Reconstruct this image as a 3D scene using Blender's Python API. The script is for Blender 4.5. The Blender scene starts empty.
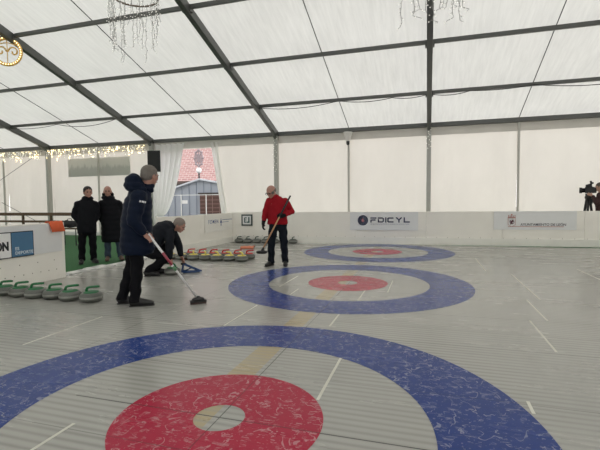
import bpy, bmesh, math, random
from mathutils import Vector, Matrix, Euler
random.seed(7)
S = bpy.context.scene
COL = S.collection
PI = math.pi

# ------------------------------------------------------------------ materials
def nt(name):
    m = bpy.data.materials.new(name); m.use_nodes = True
    n = m.node_tree; n.nodes.clear()
    return m, n
def N(n, t, **k):
    x = n.nodes.new(t)
    for a, b in k.items(): setattr(x, a, b)
    return x
def mathn(n, op, a, b=None, c=None, clamp=False):
    x = N(n, 'ShaderNodeMath', operation=op, use_clamp=clamp)
    for i, v in enumerate((a, b, c)):
        if v is None: continue
        if isinstance(v, (int, float)): x.inputs[i].default_value = v
        else: n.links.new(v, x.inputs[i])
    return x.outputs[0]
def mixc(n, f, a, b):
    x = N(n, 'ShaderNodeMix', data_type='RGBA')
    for i, v in ((0, f), (6, a), (7, b)):
        if isinstance(v, (int, float)): x.inputs[i].default_value = v
        elif isinstance(v, tuple): x.inputs[i].default_value = (*v, 1)
        else: n.links.new(v, x.inputs[i])
    return x.outputs[2]
def noise(n, vec, scale, detail=3, rough=.5, dist=0):
    x = N(n, 'ShaderNodeTexNoise'); x.inputs['Scale'].default_value = scale
    x.inputs['Detail'].default_value = detail; x.inputs['Roughness'].default_value = rough
    x.inputs['Distortion'].default_value = dist
    if vec is not None: n.links.new(vec, x.inputs['Vector'])
    return x.outputs['Fac']
def mapping(n, vec, scale=(1,1,1), rot=(0,0,0), loc=(0,0,0)):
    x = N(n, 'ShaderNodeMapping'); x.inputs['Scale'].default_value = scale
    x.inputs['Rotation'].default_value = rot; x.inputs['Location'].default_value = loc
    n.links.new(vec, x.inputs['Vector']); return x.outputs[0]
def ramp(n, f, lo, hi):
    x = N(n, 'ShaderNodeMapRange'); x.clamp = True
    n.links.new(f, x.inputs[0]); x.inputs[1].default_value = lo; x.inputs[2].default_value = hi
    return x.outputs[0]
MATS = {}
def mat(name, col, rough=.6, metal=0, var=.12, scale=30, bump=0, emit=None, spec=.5, stretch=(1,1,1)):
    if name in MATS: return MATS[name]
    m, n = nt(name)
    b = N(n, 'ShaderNodeBsdfPrincipled'); o = N(n, 'ShaderNodeOutputMaterial')
    n.links.new(b.outputs[0], o.inputs[0])
    tc = N(n, 'ShaderNodeTexCoord')
    v = mapping(n, tc.outputs['Object'], stretch)
    f = noise(n, v, scale)
    d = tuple(c * (1 - var) for c in col); l = tuple(min(1, c * (1 + var)) for c in col)
    n.links.new(mixc(n, f, d, l), b.inputs['Base Color'])
    b.inputs['Roughness'].default_value = rough; b.inputs['Metallic'].default_value = metal
    b.inputs['Specular IOR Level'].default_value = spec
    if bump:
        bp = N(n, 'ShaderNodeBump'); bp.inputs['Strength'].default_value = bump; bp.inputs['Distance'].default_value = .01
        n.links.new(f, bp.inputs['Height']); n.links.new(bp.outputs[0], b.inputs['Normal'])
    if emit:
        b.inputs['Emission Color'].default_value = (*col, 1); b.inputs['Emission Strength'].default_value = emit
    MATS[name] = m; return m

def fabric_mat(name, col, trans, tw, streak=(1, 1, 1), amt=.08, rot=(0,0,0)):
    """white tent sheet: part of the daylight outside soaks through"""
    m, n = nt(name)
    o = N(n, 'ShaderNodeOutputMaterial'); d = N(n, 'ShaderNodeBsdfDiffuse'); t = N(n, 'ShaderNodeBsdfTranslucent')
    mx = N(n, 'ShaderNodeMixShader'); mx.inputs[0].default_value = tw
    n.links.new(d.outputs[0], mx.inputs[1]); n.links.new(t.outputs[0], mx.inputs[2]); n.links.new(mx.outputs[0], o.inputs[0])
    tc = N(n, 'ShaderNodeTexCoord')
    v = mapping(n, tc.outputs['Object'], streak, rot)
    f = noise(n, v, 1.0, 5, .65)
    g = noise(n, tc.outputs['Object'], .6, 2)
    f2 = mathn(n, 'ADD', mathn(n, 'MULTIPLY', f, .7), mathn(n, 'MULTIPLY', g, .3))
    r = ramp(n, f2, .3, .7)
    n.links.new(mixc(n, r, tuple(c*(1-amt) for c in col), col), d.inputs[0])
    n.links.new(mixc(n, r, tuple(c*(1-amt*1.5) for c in trans), trans), t.inputs[0])
    bp = N(n, 'ShaderNodeBump'); bp.inputs['Strength'].default_value = .25; bp.inputs['Distance'].default_value = .03
    n.links.new(f, bp.inputs['Height']); n.links.new(bp.outputs[0], d.inputs['Normal'])
    return m

ROOF = fabric_mat('tent_roof_fabric', (.80, .795, .75), (.63, .62, .58), .5, (14, 1.3, 1.3), .14, (0, 0, .25))
WALL = fabric_mat('tent_wall_fabric', (.84, .815, .755), (.84, .80, .72), .5, (1.5, 1.5, .7), .06)
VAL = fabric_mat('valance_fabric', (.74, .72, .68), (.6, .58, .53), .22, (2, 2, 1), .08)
DRAPE = fabric_mat('drape_fabric', (.90, .90, .88), (.97, .97, .95), .6, (6, 6, .6), .08)

FILL_WALL = fabric_mat('fill_light_wall', (.8, .8, .8), (.97, .97, .97), .92, (1.5, 1.5, .7), .03)  # unseen wall's high transmission is invented, to throw fill light on boards and people
def stripe(n, x, period, width, off=0):
    """1 on a thin line every period"""
    a = mathn(n, 'ADD', x, off + 1000 * period)
    a = mathn(n, 'MODULO', a, period)
    a = mathn(n, 'SUBTRACT', a, period / 2)
    a = mathn(n, 'ABSOLUTE', a)
    return mathn(n, 'GREATER_THAN', a, period / 2 - width / 2)
def rink_mat(name, base, kind):
    """printed plastic ice panels: ribs of the cooling mat, panel joints, grey wear and, on the rings, skate-white scratches"""
    m, n = nt(name)
    b = N(n, 'ShaderNodeBsdfPrincipled'); o = N(n, 'ShaderNodeOutputMaterial'); n.links.new(b.outputs[0], o.inputs[0])
    geo = N(n, 'ShaderNodeNewGeometry'); P = geo.outputs['Position']
    sp = N(n, 'ShaderNodeSeparateXYZ'); n.links.new(P, sp.inputs[0]); X, Y = sp.outputs[0], sp.outputs[1]
    # ribs
    wob = mathn(n, 'MULTIPLY', noise(n, mapping(n, P, (.35, 1.3, 1)), 1, 2), .03)
    ph = mathn(n, 'MULTIPLY', mathn(n, 'ADD', Y, wob), 2 * PI / .062)
    rib = mathn(n, 'MULTIPLY_ADD', mathn(n, 'SINE', ph), .5, .5)
    ribamt = ramp(n, noise(n, mapping(n, P, (.3, .6, 1)), 1, 3), .3, .65)
    rib = mathn(n, 'MULTIPLY', mathn(n, 'POWER', rib, 1.6), mathn(n, 'MULTIPLY_ADD', ribamt, .6, .4))
    wear = noise(n, mapping(n, P, (.5, 2.2, 1)), 1.1, 6, .6)
    streakn = noise(n, mapping(n, P, (.7, 26, 1)), 1, 4, .7)
    blotch = noise(n, P, .45, 4, .6)
    tone = mathn(n, 'ADD', mathn(n, 'MULTIPLY', wear, .16), mathn(n, 'MULTIPLY', streakn, .09))
    tone = mathn(n, 'ADD', tone, mathn(n, 'MULTIPLY', blotch, .22))
    if kind == 'floor':
        tone = mathn(n, 'ADD', tone, mathn(n, 'MULTIPLY', rib, -.27))
        dark, light = tuple(c * .70 for c in base), tuple(c * 1.30 for c in base)
        c = mixc(n, ramp(n, tone, -.10, .37), dark, light)
        # yellowed strip along the tee line
        yl = mathn(n, 'MULTIPLY', mathn(n, 'GREATER_THAN', X, -.24), mathn(n, 'LESS_THAN', X, -.04))
        yl = mathn(n, 'MULTIPLY', yl, ramp(n, noise(n, mapping(n, P, (.5, .8, 1), (0,0,0), (3,0,0)), 1.2, 3), .38, .56))
        c = mixc(n, mathn(n, 'MULTIPLY', yl, mathn(n, 'MULTIPLY_ADD', rib, -.5, .9)), c, (.42, .34, .19))
        # faint stains
        st = ramp(n, noise(n, mapping(n, P, (.6, .9, 1), (0,0,.5), (9,2,0)), 1.6, 5, .65), .60, .78)
        c = mixc(n, mathn(n, 'MULTIPLY', st, .3), c, tuple(k * .55 for k in base))
        jd = .8
    else:
        tone = mathn(n, 'ADD', tone, mathn(n, 'MULTIPLY', rib, -.035))
        c = mixc(n, ramp(n, tone, .0, .42), tuple(k * .72 for k in base), tuple(min(1, k * 1.22) for k in base))
        # scratches: thin level lines of two noises, only in worn patches
        def sc(vec, s, w, seed):
            f = noise(n, mapping(n, vec, s, (0, 0, seed), (seed * 3, seed, 0)), 1, 2.5, .5, .6)
            return mathn(n, 'LESS_THAN', mathn(n, 'ABSOLUTE', mathn(n, 'SUBTRACT', f, .5)), w)
        pa = ramp(n, noise(n, mapping(n, P, (1, 1, 1), (0,0,0), (5, 5, 0)), 1.3, 2), .44, .56)
        br = mathn(n, 'GREATER_THAN', noise(n, mapping(n, P, (1,1,1), (0,0,0), (2,7,0)), 11, 2), .49)
        br2 = mathn(n, 'GREATER_THAN', noise(n, mapping(n, P, (1,1,1), (0,0,0), (8,7,0)), 18, 2), .55)
        s1 = mathn(n, 'MULTIPLY', sc(P, (6, 6, 1), .0085, .3), br)
        s2 = mathn(n, 'MULTIPLY', mathn(n, 'MULTIPLY', sc(P, (5, 70, 1), .030, .45), br2), pa)
        s3 = mathn(n, 'MULTIPLY', mathn(n, 'MULTIPLY', sc(P, (6, 60, 1), .024, -.75), br2), mathn(n, 'SUBTRACT', 1.0, pa))
        dots = mathn(n, 'MULTIPLY', mathn(n, 'GREATER_THAN', noise(n, P, 60, 1), .70), .5)
        s = mathn(n, 'ADD', mathn(n, 'ADD', s1, s2), mathn(n, 'ADD', s3, dots), clamp=True)
        hl = tuple(k * .5 + .42 for k in base)
        c = mixc(n, mathn(n, 'MULTIPLY', s, .48), c, hl)
        jd = .55
    # joints between panels
    j = stripe(n, Y, 1.005, .010, -.66)
    j1 = mathn(n, 'LESS_THAN', mathn(n, 'ABSOLUTE', X), .0035)
    j2 = mathn(n, 'LESS_THAN', mathn(n, 'ABSOLUTE', mathn(n, 'ADD', X, 1.73)), .004)
    j3 = mathn(n, 'LESS_THAN', mathn(n, 'ABSOLUTE', mathn(n, 'SUBTRACT', X, 3.9)), .004)
    j = mathn(n, 'MULTIPLY', j, mathn(n, 'MULTIPLY_ADD', ramp(n, noise(n, mapping(n, P, (.6, .3, 1)), 1, 2), .4, .6), .5, .3))
    j0 = mathn(n, 'MULTIPLY', mathn(n, 'LESS_THAN', mathn(n, 'ABSOLUTE', Y), .0045), mathn(n, 'GREATER_THAN', X, -1.05))
    j1 = mathn(n, 'MAXIMUM', j0, j1)
    j1 = mathn(n, 'MAXIMUM', j1, mathn(n, 'MULTIPLY', mathn(n, 'LESS_THAN', mathn(n, 'ABSOLUTE', mathn(n, 'SUBTRACT', Y, 2.13)), .006), .45))
    j = mathn(n, 'MAXIMUM', mathn(n, 'MAXIMUM', j, j1), mathn(n, 'MAXIMUM', mathn(n, 'MULTIPLY', j2, .6), mathn(n, 'MULTIPLY', j3, .5)))
    c = mixc(n, mathn(n, 'MULTIPLY', j, jd), c, (.03, .03, .03))
    n.links.new(c, b.inputs['Base Color'])
    rg = mathn(n, 'MULTIPLY_ADD', ramp(n, wear, .3, .7), .05, .24)
    n.links.new(rg, b.inputs['Roughness'])
    b.inputs['Specular IOR Level'].default_value = .42 if kind == 'floor' else .16
    bp = N(n, 'ShaderNodeBump'); bp.inputs['Strength'].default_value = .025; bp.inputs['Distance'].default_value = .002
    n.links.new(mathn(n, 'ADD', mathn(n, 'MULTIPLY', streakn, 1.2), rib), bp.inputs['Height']); n.links.new(bp.outputs[0], b.inputs['Normal'])
    return m
M_FLOOR = rink_mat('rink_floor_panels', (.355, .352, .325), 'floor')
M_BLUE = rink_mat('blue_ring_print', (.020, .048, .215), 'ring')
M_RED = rink_mat('red_ring_print', (.39, .018, .050), 'ring')

# ------------------------------------------------------------------ object helpers
def tag(o, label=None, cat=None, group=None, kind=None):
    if label: o['label'] = label
    if cat: o['category'] = cat
    if group: o['group'] = group
    if kind: o['kind'] = kind
    return o
def empty(name, loc=(0, 0, 0), rz=0, **k):
    o = bpy.data.objects.new(name, None); COL.objects.link(o)
    o.empty_display_size = .1
    o.location = loc; o.rotation_euler = (0, 0, rz)
    return tag(o, **k)
def link(name, me, m, parent=None, loc=None, rot=None):
    o = bpy.data.objects.new(name, me); COL.objects.link(o)
    if m is not None:
        if len(me.materials): me.materials.clear()
        for q in (m if isinstance(m, (list, tuple)) else [m]): me.materials.append(q)
    if parent: o.parent = parent
    if loc is not None: o.location = loc
    if rot is not None: o.rotation_euler = rot
    return o
class MB:
    """collects geometry into one mesh"""
    def __init__(s): s.v = []; s.f = []; s.mi = []; s.cm = 0
    def add(s, vs, fs):
        b = len(s.v); s.v += [tuple(v) for v in vs]; s.f += [tuple(i + b for i in f) for f in fs]; s.mi += [s.cm] * len(fs)
    def box(s, c, d, rot=None):
        h = [x / 2 for x in d]; R = Euler(rot).to_matrix() if rot else None
        vs = []
        for sx in (-1, 1):
            for sy in (-1, 1):
                for sz in (-1, 1):
                    p = Vector((sx * h[0], sy * h[1], sz * h[2]))
                    if R: p = R @ p
                    vs.append(p + Vector(c))
        s.add(vs, [(0,1,3,2), (4,6,7,5), (0,4,5,1), (2,3,7,6), (0,2,6,4), (1,5,7,3)])
        return s
    def bar(s, a, b, w, h, up=(0, 0, 1)):
        a, b = Vector(a), Vector(b); d = (b - a).normalized(); up = Vector(up)
        x = d.cross(up).normalized(); u = x.cross(d)
        vs = [p + x * sx * w / 2 + u * sz * h / 2 for p in (a, b) for sx, sz in ((-1,-1), (1,-1), (1,1), (-1,1))]
        s.add(vs, [(3,2,1,0), (4,5,6,7), (0,1,5,4), (1,2,6,5), (2,3,7,6), (3,0,4,7)])
        return s
    def tube(s, pts, r, n=8, close=False):
        pts = [Vector(p) for p in pts]; rings = []; L = len(pts)
        prev = None
        for i, p in enumerate(pts):
            if close: d = pts[(i + 1) % L] - pts[i - 1]
            else: d = pts[min(i + 1, L - 1)] - pts[max(i - 1, 0)]
            d.normalize()
            if prev is None:
                t = Vector((0, 0, 1)) if abs(d.z) < .9 else Vector((1, 0, 0))
                x = d.cross(t).normalized()
            else:
                x = (prev - d * prev.dot(d)).normalized()
            prev = x; y = d.cross(x)
            rr = r[i] if isinstance(r, (list, tuple)) else r
            rings.append([p + (x * math.cos(2*PI*k/n) + y * math.sin(2*PI*k/n)) * rr for k in range(n)])
        vs = [v for q in rings for v in q]; fs = []
        m = L if close else L - 1
        for i in range(m):
            for k in range(n):
                a = i * n + k; b = i * n + (k + 1) % n; c = ((i + 1) % L) * n + (k + 1) % n; d = ((i + 1) % L) * n + k
                fs.append((a, b, c, d))
        if not close:
            fs.append(tuple(range(n))[::-1]); fs.append(tuple((L - 1) * n + k for k in range(n)))
        s.add(vs, fs); return s
    def lathe(s, prof, n=28, c=(0, 0, 0)):
        vs = []; fs = []
        for r, z in prof:
            for k in range(n):
                a = 2 * PI * k / n; vs.append((c[0] + r * math.cos(a), c[1] + r * math.sin(a), c[2] + z))
        for i in range(len(prof) - 1):
            for k in range(n):
                fs.append((i*n+k, i*n+(k+1) % n, (i+1)*n+(k+1) % n, (i+1)*n+k))
        fs.append(tuple(range(n))[::-1]); fs.append(tuple((len(prof)-1)*n+k for k in range(n)))
        s.add(vs, fs); return s
    def ell(s, c, r, M=None, seg=16, rng=10):
        vs = []; fs = []; M = M or Matrix.Identity(3); c = Vector(c)
        if isinstance(r, (int, float)): r = (r, r, r)
        vs.append(c + M @ Vector((0, 0, r[2])))
        for i in range(1, rng):
            t = PI * i / rng
            for k in range(seg):
                a = 2 * PI * k / seg
                vs.append(c + M @ Vector((r[0]*math.sin(t)*math.cos(a), r[1]*math.sin(t)*math.sin(a), r[2]*math.cos(t))))
        vs.append(c + M @ Vector((0, 0, -r[2])))
        for k in range(seg): fs.append((0, 1 + k, 1 + (k + 1) % seg))
        for i in range(rng - 2):
            for k in range(seg):
                a = 1 + i*seg + k; b = 1 + i*seg + (k+1) % seg
                fs.append((a, a + seg, b + seg, b))
        l = len(vs) - 1; q = 1 + (rng - 2) * seg
        for k in range(seg): fs.append((l, q + (k + 1) % seg, q + k))
        s.add(vs, fs); return s
    def cap(s, a, b, ra, rb):
        """tapered capsule"""
        a, b = Vector(a), Vector(b)
        s.ell(a, ra, seg=12, rng=8); s.ell(b, rb, seg=12, rng=8)
        if (b - a).length > 1e-4: s.tube([a, b], [ra, rb], 12)
        return s
    def loft(s, rings, side, n=20):
        """rings: (centre, half width across side, half depth); closed ends"""
        side = Vector(side).normalized(); vs = []; L = len(rings)
        C = [Vector(r[0]) for r in rings]
        for i, r in enumerate(rings):
            d = (C[min(i+1, L-1)] - C[max(i-1, 0)]).normalized()
            x = (side - d * side.dot(d)).normalized(); y = d.cross(x)
            for k in range(n):
                a = 2 * PI * k / n
                ca, sa = math.cos(a), math.sin(a)
                e = .85
                vs.append(C[i] + x * (r[1] * math.copysign(abs(ca)**e, ca)) + y * (r[2] * math.copysign(abs(sa)**e, sa)))
        fs = []
        for i in range(L - 1):
            for k in range(n): fs.append((i*n+k, i*n+(k+1) % n, (i+1)*n+(k+1) % n, (i+1)*n+k))
        fs.append(tuple(range(n))[::-1]); fs.append(tuple((L-1)*n+k for k in range(n)))
        s.add(vs, fs); return s
    def mesh(s, name, smooth=False):
        me = bpy.data.meshes.new(name); me.from_pydata(s.v, [], s.f); me.update()
        bm = bmesh.new(); bm.from_mesh(me); bmesh.ops.recalc_face_normals(bm, faces=bm.faces); bm.to_mesh(me); bm.free()
        for p, q in zip(me.polygons, s.mi): p.material_index = q
        if smooth:
            for p in me.polygons: p.use_smooth = True
        return me
    def build(s, name, m, parent=None, smooth=False, loc=None, rot=None, bevel=0):
        o = link(name, s.mesh(name, smooth), m, parent, loc, rot)
        if bevel:
            b = o.modifiers.new('bevel', 'BEVEL'); b.width = bevel; b.segments = 2; b.limit_method = 'ANGLE'
        return o
def bake(o):
    dg = bpy.context.evaluated_depsgraph_get(); dg.update()
    me = bpy.data.meshes.new_from_object(o.evaluated_get(dg), depsgraph=dg)
    o.modifiers.clear(); old = o.data; o.data = me; bpy.data.meshes.remove(old); me.name = o.name
    return o
def blob(name, mb, m, parent, voxel=.012, smooth=6, disp=None, floorz=None):
    """union of the collected shapes as ONE smooth closed surface"""
    o = mb.build(name, m, parent)
    r = o.modifiers.new('r', 'REMESH'); r.mode = 'VOXEL'; r.voxel_size = voxel; r.use_smooth_shade = True
    s = o.modifiers.new('s', 'SMOOTH'); s.iterations = smooth; s.factor = .5
    bake(o)
    me = o.data
    if not me.materials: me.materials.append(m)
    nv = [v.normal.copy() for v in me.vertices] if disp else None
    if disp:
        for v, q in zip(me.vertices, nv): v.co = v.co + q * disp(v.co, q)
    if floorz is not None:
        for v in me.vertices:
            if v.co.z < floorz: v.co.z = floorz
    for p in me.polygons: p.use_smooth = True
    return o
def copy_thing(o, parent=None):
    c = o.copy(); COL.objects.link(c)
    if parent: c.parent = parent
    for ch in list(o.children): copy_thing(ch, c)
    return c
def text_obj(name, body, size, m, parent, loc, rot, depth=.002, align='LEFT', space=1, bold=0):
    cu = bpy.data.curves.new(name, 'FONT'); cu.body = body; cu.size = size; cu.extrude = depth
    cu.align_x = align; cu.space_character = space; cu.offset = bold
    t = bpy.data.objects.new(name, cu); COL.objects.link(t)
    dg = bpy.context.evaluated_depsgraph_get(); dg.update()
    me = bpy.data.meshes.new_from_object(t.evaluated_get(dg), depsgraph=dg)
    bpy.data.objects.remove(t)
    return link(name, me, m, parent, loc, rot)

# ------------------------------------------------------------------ plain materials
ALU = mat('tent_aluminium', (.115, .118, .112), .38, .35, .1, 6)
ALU_L = mat('post_aluminium', (.42, .42, .39), .45, .3, .08, 6)
BLACKM = mat('black_plastic', (.012, .012, .013), .45)
BOARD = mat('barrier_board', (.90, .875, .81), .5, 0, .05, 2.5)
BOARDG = mat('sign_sheet_grey', (.78, .79, .79), .55, 0, .03, 4)
BOARDW = mat('sign_sheet_white', (.76, .765, .77), .45, 0, .04, 4)
WHITE = mat('white_plastic', (.75, .75, .73), .4, 0, .05)
INK = mat('black_ink', (.008, .012, .018), .6)
NAVYINK = mat('navy_ink', (.012, .02, .075), .55)
CARPET = mat('green_carpet', (.022, .115, .032), .95, 0, .35, 60, .5)
WOOD = mat('brown_timber', (.12, .075, .045), .7, 0, .25, 8, .2, stretch=(.4, 8, 8))
ORANGE = mat('orange_cloth', (.75, .13, .045), .75, 0, .12, 12)
SKIN = mat('skin', (.46, .27, .20), .5, 0, .08, 25)
SKIN2 = mat('ruddy_skin', (.42, .22, .165), .5, 0, .10, 25)
HAIRG = mat('grey_hair', (.17, .15, .13), .8, 0, .4, 90, .6)
HAIRD = mat('dark_hair', (.02, .017, .015), .7, 0, .4, 90, .5)
EYE = mat('eye_dark', (.03, .02, .018), .25)
LIP = mat('lips', (.33, .13, .11), .5)
NAVY = mat('navy_puffer_fabric', (.004, .0085, .023), .6, 0, .25, 22, .25, spec=.12)
BLACKC = mat('black_coat_fabric', (.006, .0065, .009), .7, 0, .3, 25, .3, spec=.12)
CHAR = mat('charcoal_jacket_fabric', (.013, .015, .020), .7, 0, .3, 25, .3, spec=.12)
TROUS = mat('black_trouser_fabric', (.005, .005, .007), .75, 0, .3, 25, .3, spec=.12)
DENIMD = mat('dark_trouser_fabric', (.009, .012, .018), .8, 0, .3, 25, .3, spec=.12)
DENIM = mat('blue_denim', (.035, .055, .085), .85, 0, .3, 30, .3)
REDC = mat('red_fleece', (.30, .010, .018), .75, 0, .2, 25, .3, spec=.12)
SHOE = mat('black_shoe_leather', (.012, .012, .012), .5)
SHOEB = mat('brown_shoe_leather', (.10, .06, .04), .6)
GLOVE = mat('black_glove', (.010, .010, .011), .7, spec=.12)
GRANITE = mat('grey_granite', (.12, .125, .11), .35, 0, .5, 140)
BANDM = mat('light_granite_band', (.26, .265, .24), .6, 0, .3, 90)
GREENP = mat('green_handle_plastic', (.012, .15, .05), .35)
DKGREEN = mat('dark_green_handle_plastic', (.018, .05, .035), .4)
YELLOW = mat('yellow_handle_plastic', (.80, .66, .12), .35)
REDP = mat('red_handle_plastic', (.50, .015, .015), .35)
STEEL = mat('steel', (.4, .4, .4), .3, .9)
BLUEP = mat('blue_painted_metal', (.015, .05, .16), .35)

# ------------------------------------------------------------------ setting
E0, EZ, SL = 11.55, 3.57, .335          # eave line and roof slope
RIDGE = 1.55
def rz(v): return EZ + SL * (E0 - v)
U0, U1 = -23.6, 11.2
def grid(name, f, nu, nv, m, parent=None, kind=None, label=None):
    vs = [f(i / nu, j / nv) for j in range(nv + 1) for i in range(nu + 1)]
    fs = [(j*(nu+1)+i, j*(nu+1)+i+1, (j+1)*(nu+1)+i+1, (j+1)*(nu+1)+i) for j in range(nv) for i in range(nu)]
    mb = MB(); mb.add(vs, fs); o = mb.build(name, m, parent, True)
    return tag(o, kind=kind, label=label)

# ground inside: green carpet; the rink floor lies on it; outside: paving
mb = MB(); mb.box(((U0+U1)/2, 1.3, -.035), (U1-U0, 21.2, .03)); tag(mb.build('floor', CARPET), kind='structure', label='green artificial turf carpet around the rink')
rk = MB(); rk.box((2.9, 1.7, -.010), (15.6, 17.2, .020)); tag(rk.build('floor', M_FLOOR), kind='structure', label='grey ribbed rink floor of plastic panels')
floor_o = [o for o in COL.objects if o.name.startswith('floor')][-1]
gr = MB(); gr.box((0, 24, -.12), (160, 120, .1)); tag(gr.build('floor', mat('outside_paving', (.30, .29, .28), .9, 0, .2, 3)), kind='structure', label='grey paving outside the tent')
# pale bars under the plastic
ST = mat('pale_bar', (.64, .63, .55), .4, 0, .1, 12)
bars = [(-2.31, .66, 1.62), (-.775, -.75, -.29), (.50, .37, 1.21), (.22, 1.93, 2.4), (-.83, 1.67, 2.55), (-.945, 3.69, 4.6), (-.625, 3.2, 3.6),
        (.32, 3.11, 3.76), (.64, 3.68, 4.58), (2.19, 1.72, 2.67), (2.365, 2.71, 3.68), (1.77, .55, .71), (2.53, 3.74, 5.7), (2.16, 5.9, 7.55), (3.75, 5.3, 6.5)]
for x, a, b in bars:
    m_ = MB(); m_.box((x, (a+b)/2, .0004), (.020, b-a, .0008))
    tag(m_.build('pale_strip', ST, floor_o), label='thin pale strip set along the panels')

# curling houses
def disc(r0, r1, z, n=160):
    vs = []; fs = []
    for k in range(n):
        a = 2*PI*k/n
        for r, zz in ((r1, 0), (r1, z), (r0, z), (r0, 0)): vs.append((r*math.cos(a), r*math.sin(a), zz))
    for k in range(n):
        q = (k+1) % n
        for e in range(4): fs.append((k*4+e, q*4+e, q*4+(e+1) % 4, k*4+(e+1) % 4))
    m_ = MB(); m_.add(vs, fs); return m_
for (x, y, lb) in ((0, 0, 'large blue and red target rings nearest the camera, cut by the bottom edge'),
                   (-.02, 4.23, 'middle blue and red target rings on the floor, beside the man in red'),
                   (-.04, 8.38, 'farthest blue and red target rings, below the round navy emblem on the barrier')):
    t = empty('curling_house', (x, y, .001), label=lb, cat='target rings', group='curling houses painted in a row on the rink')
    tag(disc(1.22, 1.83, .0006).build('outer_ring', M_BLUE, t), label='blue outer ring')
    tag(disc(.15, .61, .0006).build('inner_ring', M_RED, t), label='red inner ring')

# roof
for nm, va, vb in (('ceiling', E0+.15, RIDGE), ('ceiling', RIDGE, 2*RIDGE-E0-.15)):
    for k in range(7):
        ua = U0 + k*0 - .2 + (k*4.985 if True else 0); ub = ua + 4.985
        def f(s, t, va=va, vb=vb, ua=ua, ub=ub):
            v = va + (vb-va)*t; u = ua + (ub-ua)*s
            z = EZ + SL*(E0 - (v if v > RIDGE else 2*RIDGE - v)) + .10
            d = ((E0 - v) % 1.92)/1.92
            z -= .035*math.sin(PI*s)*abs(math.sin(PI*d))
            return (u, v, z)
        grid(nm, f, 16, 40, ROOF, kind='structure', label='white translucent tent roof sheet')
# walls
POSTS = [1.18 + 4.97*k for k in range(-4, 3)]
WV = 11.6
def wallsheet(name, ua, ub, za, zb, v, m=WALL, la=0, lb=0, amp=.02, label=None, ph=0.):
    w = ub-ua
    def f(s, t):
        u = ua + (ub-ua)*s; z = za + (zb-za)*t
        x = u + la*(1-t)*(1-s) + lb*(1-t)*s
        y = v + amp*math.sin(u*5.1 + z*.6 + ph)*(.5+.5*math.sin(u*1.3+ph)) + amp*.6*math.sin(u*13 + math.sin(z*1.5)*1.2 + ph)*math.exp(-4*min(s, 1-s))*1.5
        return (x, y, z)
    return grid(name, f, max(8, int(w*16)), 24, m, kind='structure', label=label)
PU = [1.18 + 2.485*k for k in range(-10, 5)]
WIN0, WIN1 = -8.72, -6.28
for a, b in zip(PU[:-1], PU[1:]):
    if a < -8 and b > -7 or (a < -8.0 and b > -8.7 and b <= -6.2):
        pass
    if a >= -8.8 and b <= -6.2:      # the open bay beside the speaker
        wallsheet('wall_back', a, b, 3.24, 3.62, WV, label='strip of tent wall above the open window', amp=.01)
        continue
    if -6.4 < a < -6.2:
        wallsheet('wall_back', a, b, 0, 3.62, WV, la=.32, ph=a, label='white tent wall sheet beside the opening'); continue
    wallsheet('wall_back', a, b, 0, 3.62, WV, ph=a*1.7, label='white tent wall sheet')
wallsheet('wall_back', -8.8, -6.2, 0, .75, WV, label='low part of the tent wall under the opening')
for v, nm in ((2*RIDGE-WV, 'wall_front'),):
    wallsheet(nm, U0, U1, 0, 3.62, v, FILL_WALL, label='unseen tent wall behind the camera, made extra translucent as added fill light')
def gable(name, u):
    vs = []; fs = []
    n = 40
    for i in range(n+1):
        v = (2*RIDGE-WV) + (2*WV-2*RIDGE)*i/n
        vs += [(u + .02*math.sin(v*5), v, 0), (u + .02*math.sin(v*5+1), v, rz(v if v > RIDGE else 2*RIDGE-v)+.1)]
    for i in range(n): fs.append((2*i, 2*i+2, 2*i+3, 2*i+1))
    m_ = MB(); m_.add(vs, fs); tag(m_.build(name, WALL, smooth=True), kind='structure', label='white tent gable wall')
gable('wall_left', U0); gable('wall_right', U1)
# dim valance hanging below the eave
wallsheet('trim_1', -18.9, 8.6, 3.26, 3.52, 11.48, VAL, amp=.012, label='grey fabric valance below the eave beam')
m_ = MB(); m_.box((-6.2, 11.47, .06), (25, .05, .14)); tag(m_.build('baseboard_back', WHITE), kind='structure', label='white bar along the foot of the tent wall')

# tent frame
fr = empty('tent_frame', (0, 0, 0), label='grey aluminium tent frame of posts, rafters and purlins', cat='tent frame', kind='structure')
for u in POSTS:
    m_ = MB(); m_.box((u, 11.38, EZ/2), (.13, .16, EZ)); m_.build('post', ALU_L, fr, bevel=.01)
    m_ = MB(); m_.bar((u, 11.48, rz(11.48)-.05), (u, RIDGE, rz(RIDGE)-.05), .13, .20); m_.build('rafter', ALU, fr, bevel=.012)
    m_ = MB(); m_.box((u, 2*RIDGE-11.38, EZ/2), (.13, .16, EZ)); m_.build('post', ALU_L, fr)
    m_ = MB(); m_.bar((u, 2*RIDGE-11.48, rz(11.48)-.05), (u, RIDGE, rz(RIDGE)-.05), .13, .20); m_.build('rafter', ALU, fr)
    # gusset at the eave
    m_ = MB(); m_.bar((u, 11.40, EZ-.20), (u, 10.95, rz(10.95)-.13), .09, .06); m_.build('knee_brace', ALU, fr)
    m_ = MB()
    for v in (9.8, 7.87, 5.97): m_.box((u, v, rz(v)-.06), (.20, .12, .10))
    m_.build('purlin_bracket', ALU, fr)
for v in (9.8, 7.87, 5.97, 4.05, 2.15):
    for a, b in zip(POSTS[:-1], POSTS[1:]):
        for vv in (v, 2*RIDGE-v):
            m_ = MB(); m_.bar((a+.065, vv, rz(v)), (b-.065, vv, rz(v)), .07, .09); m_.build('purlin', ALU, fr, bevel=.008)
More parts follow.
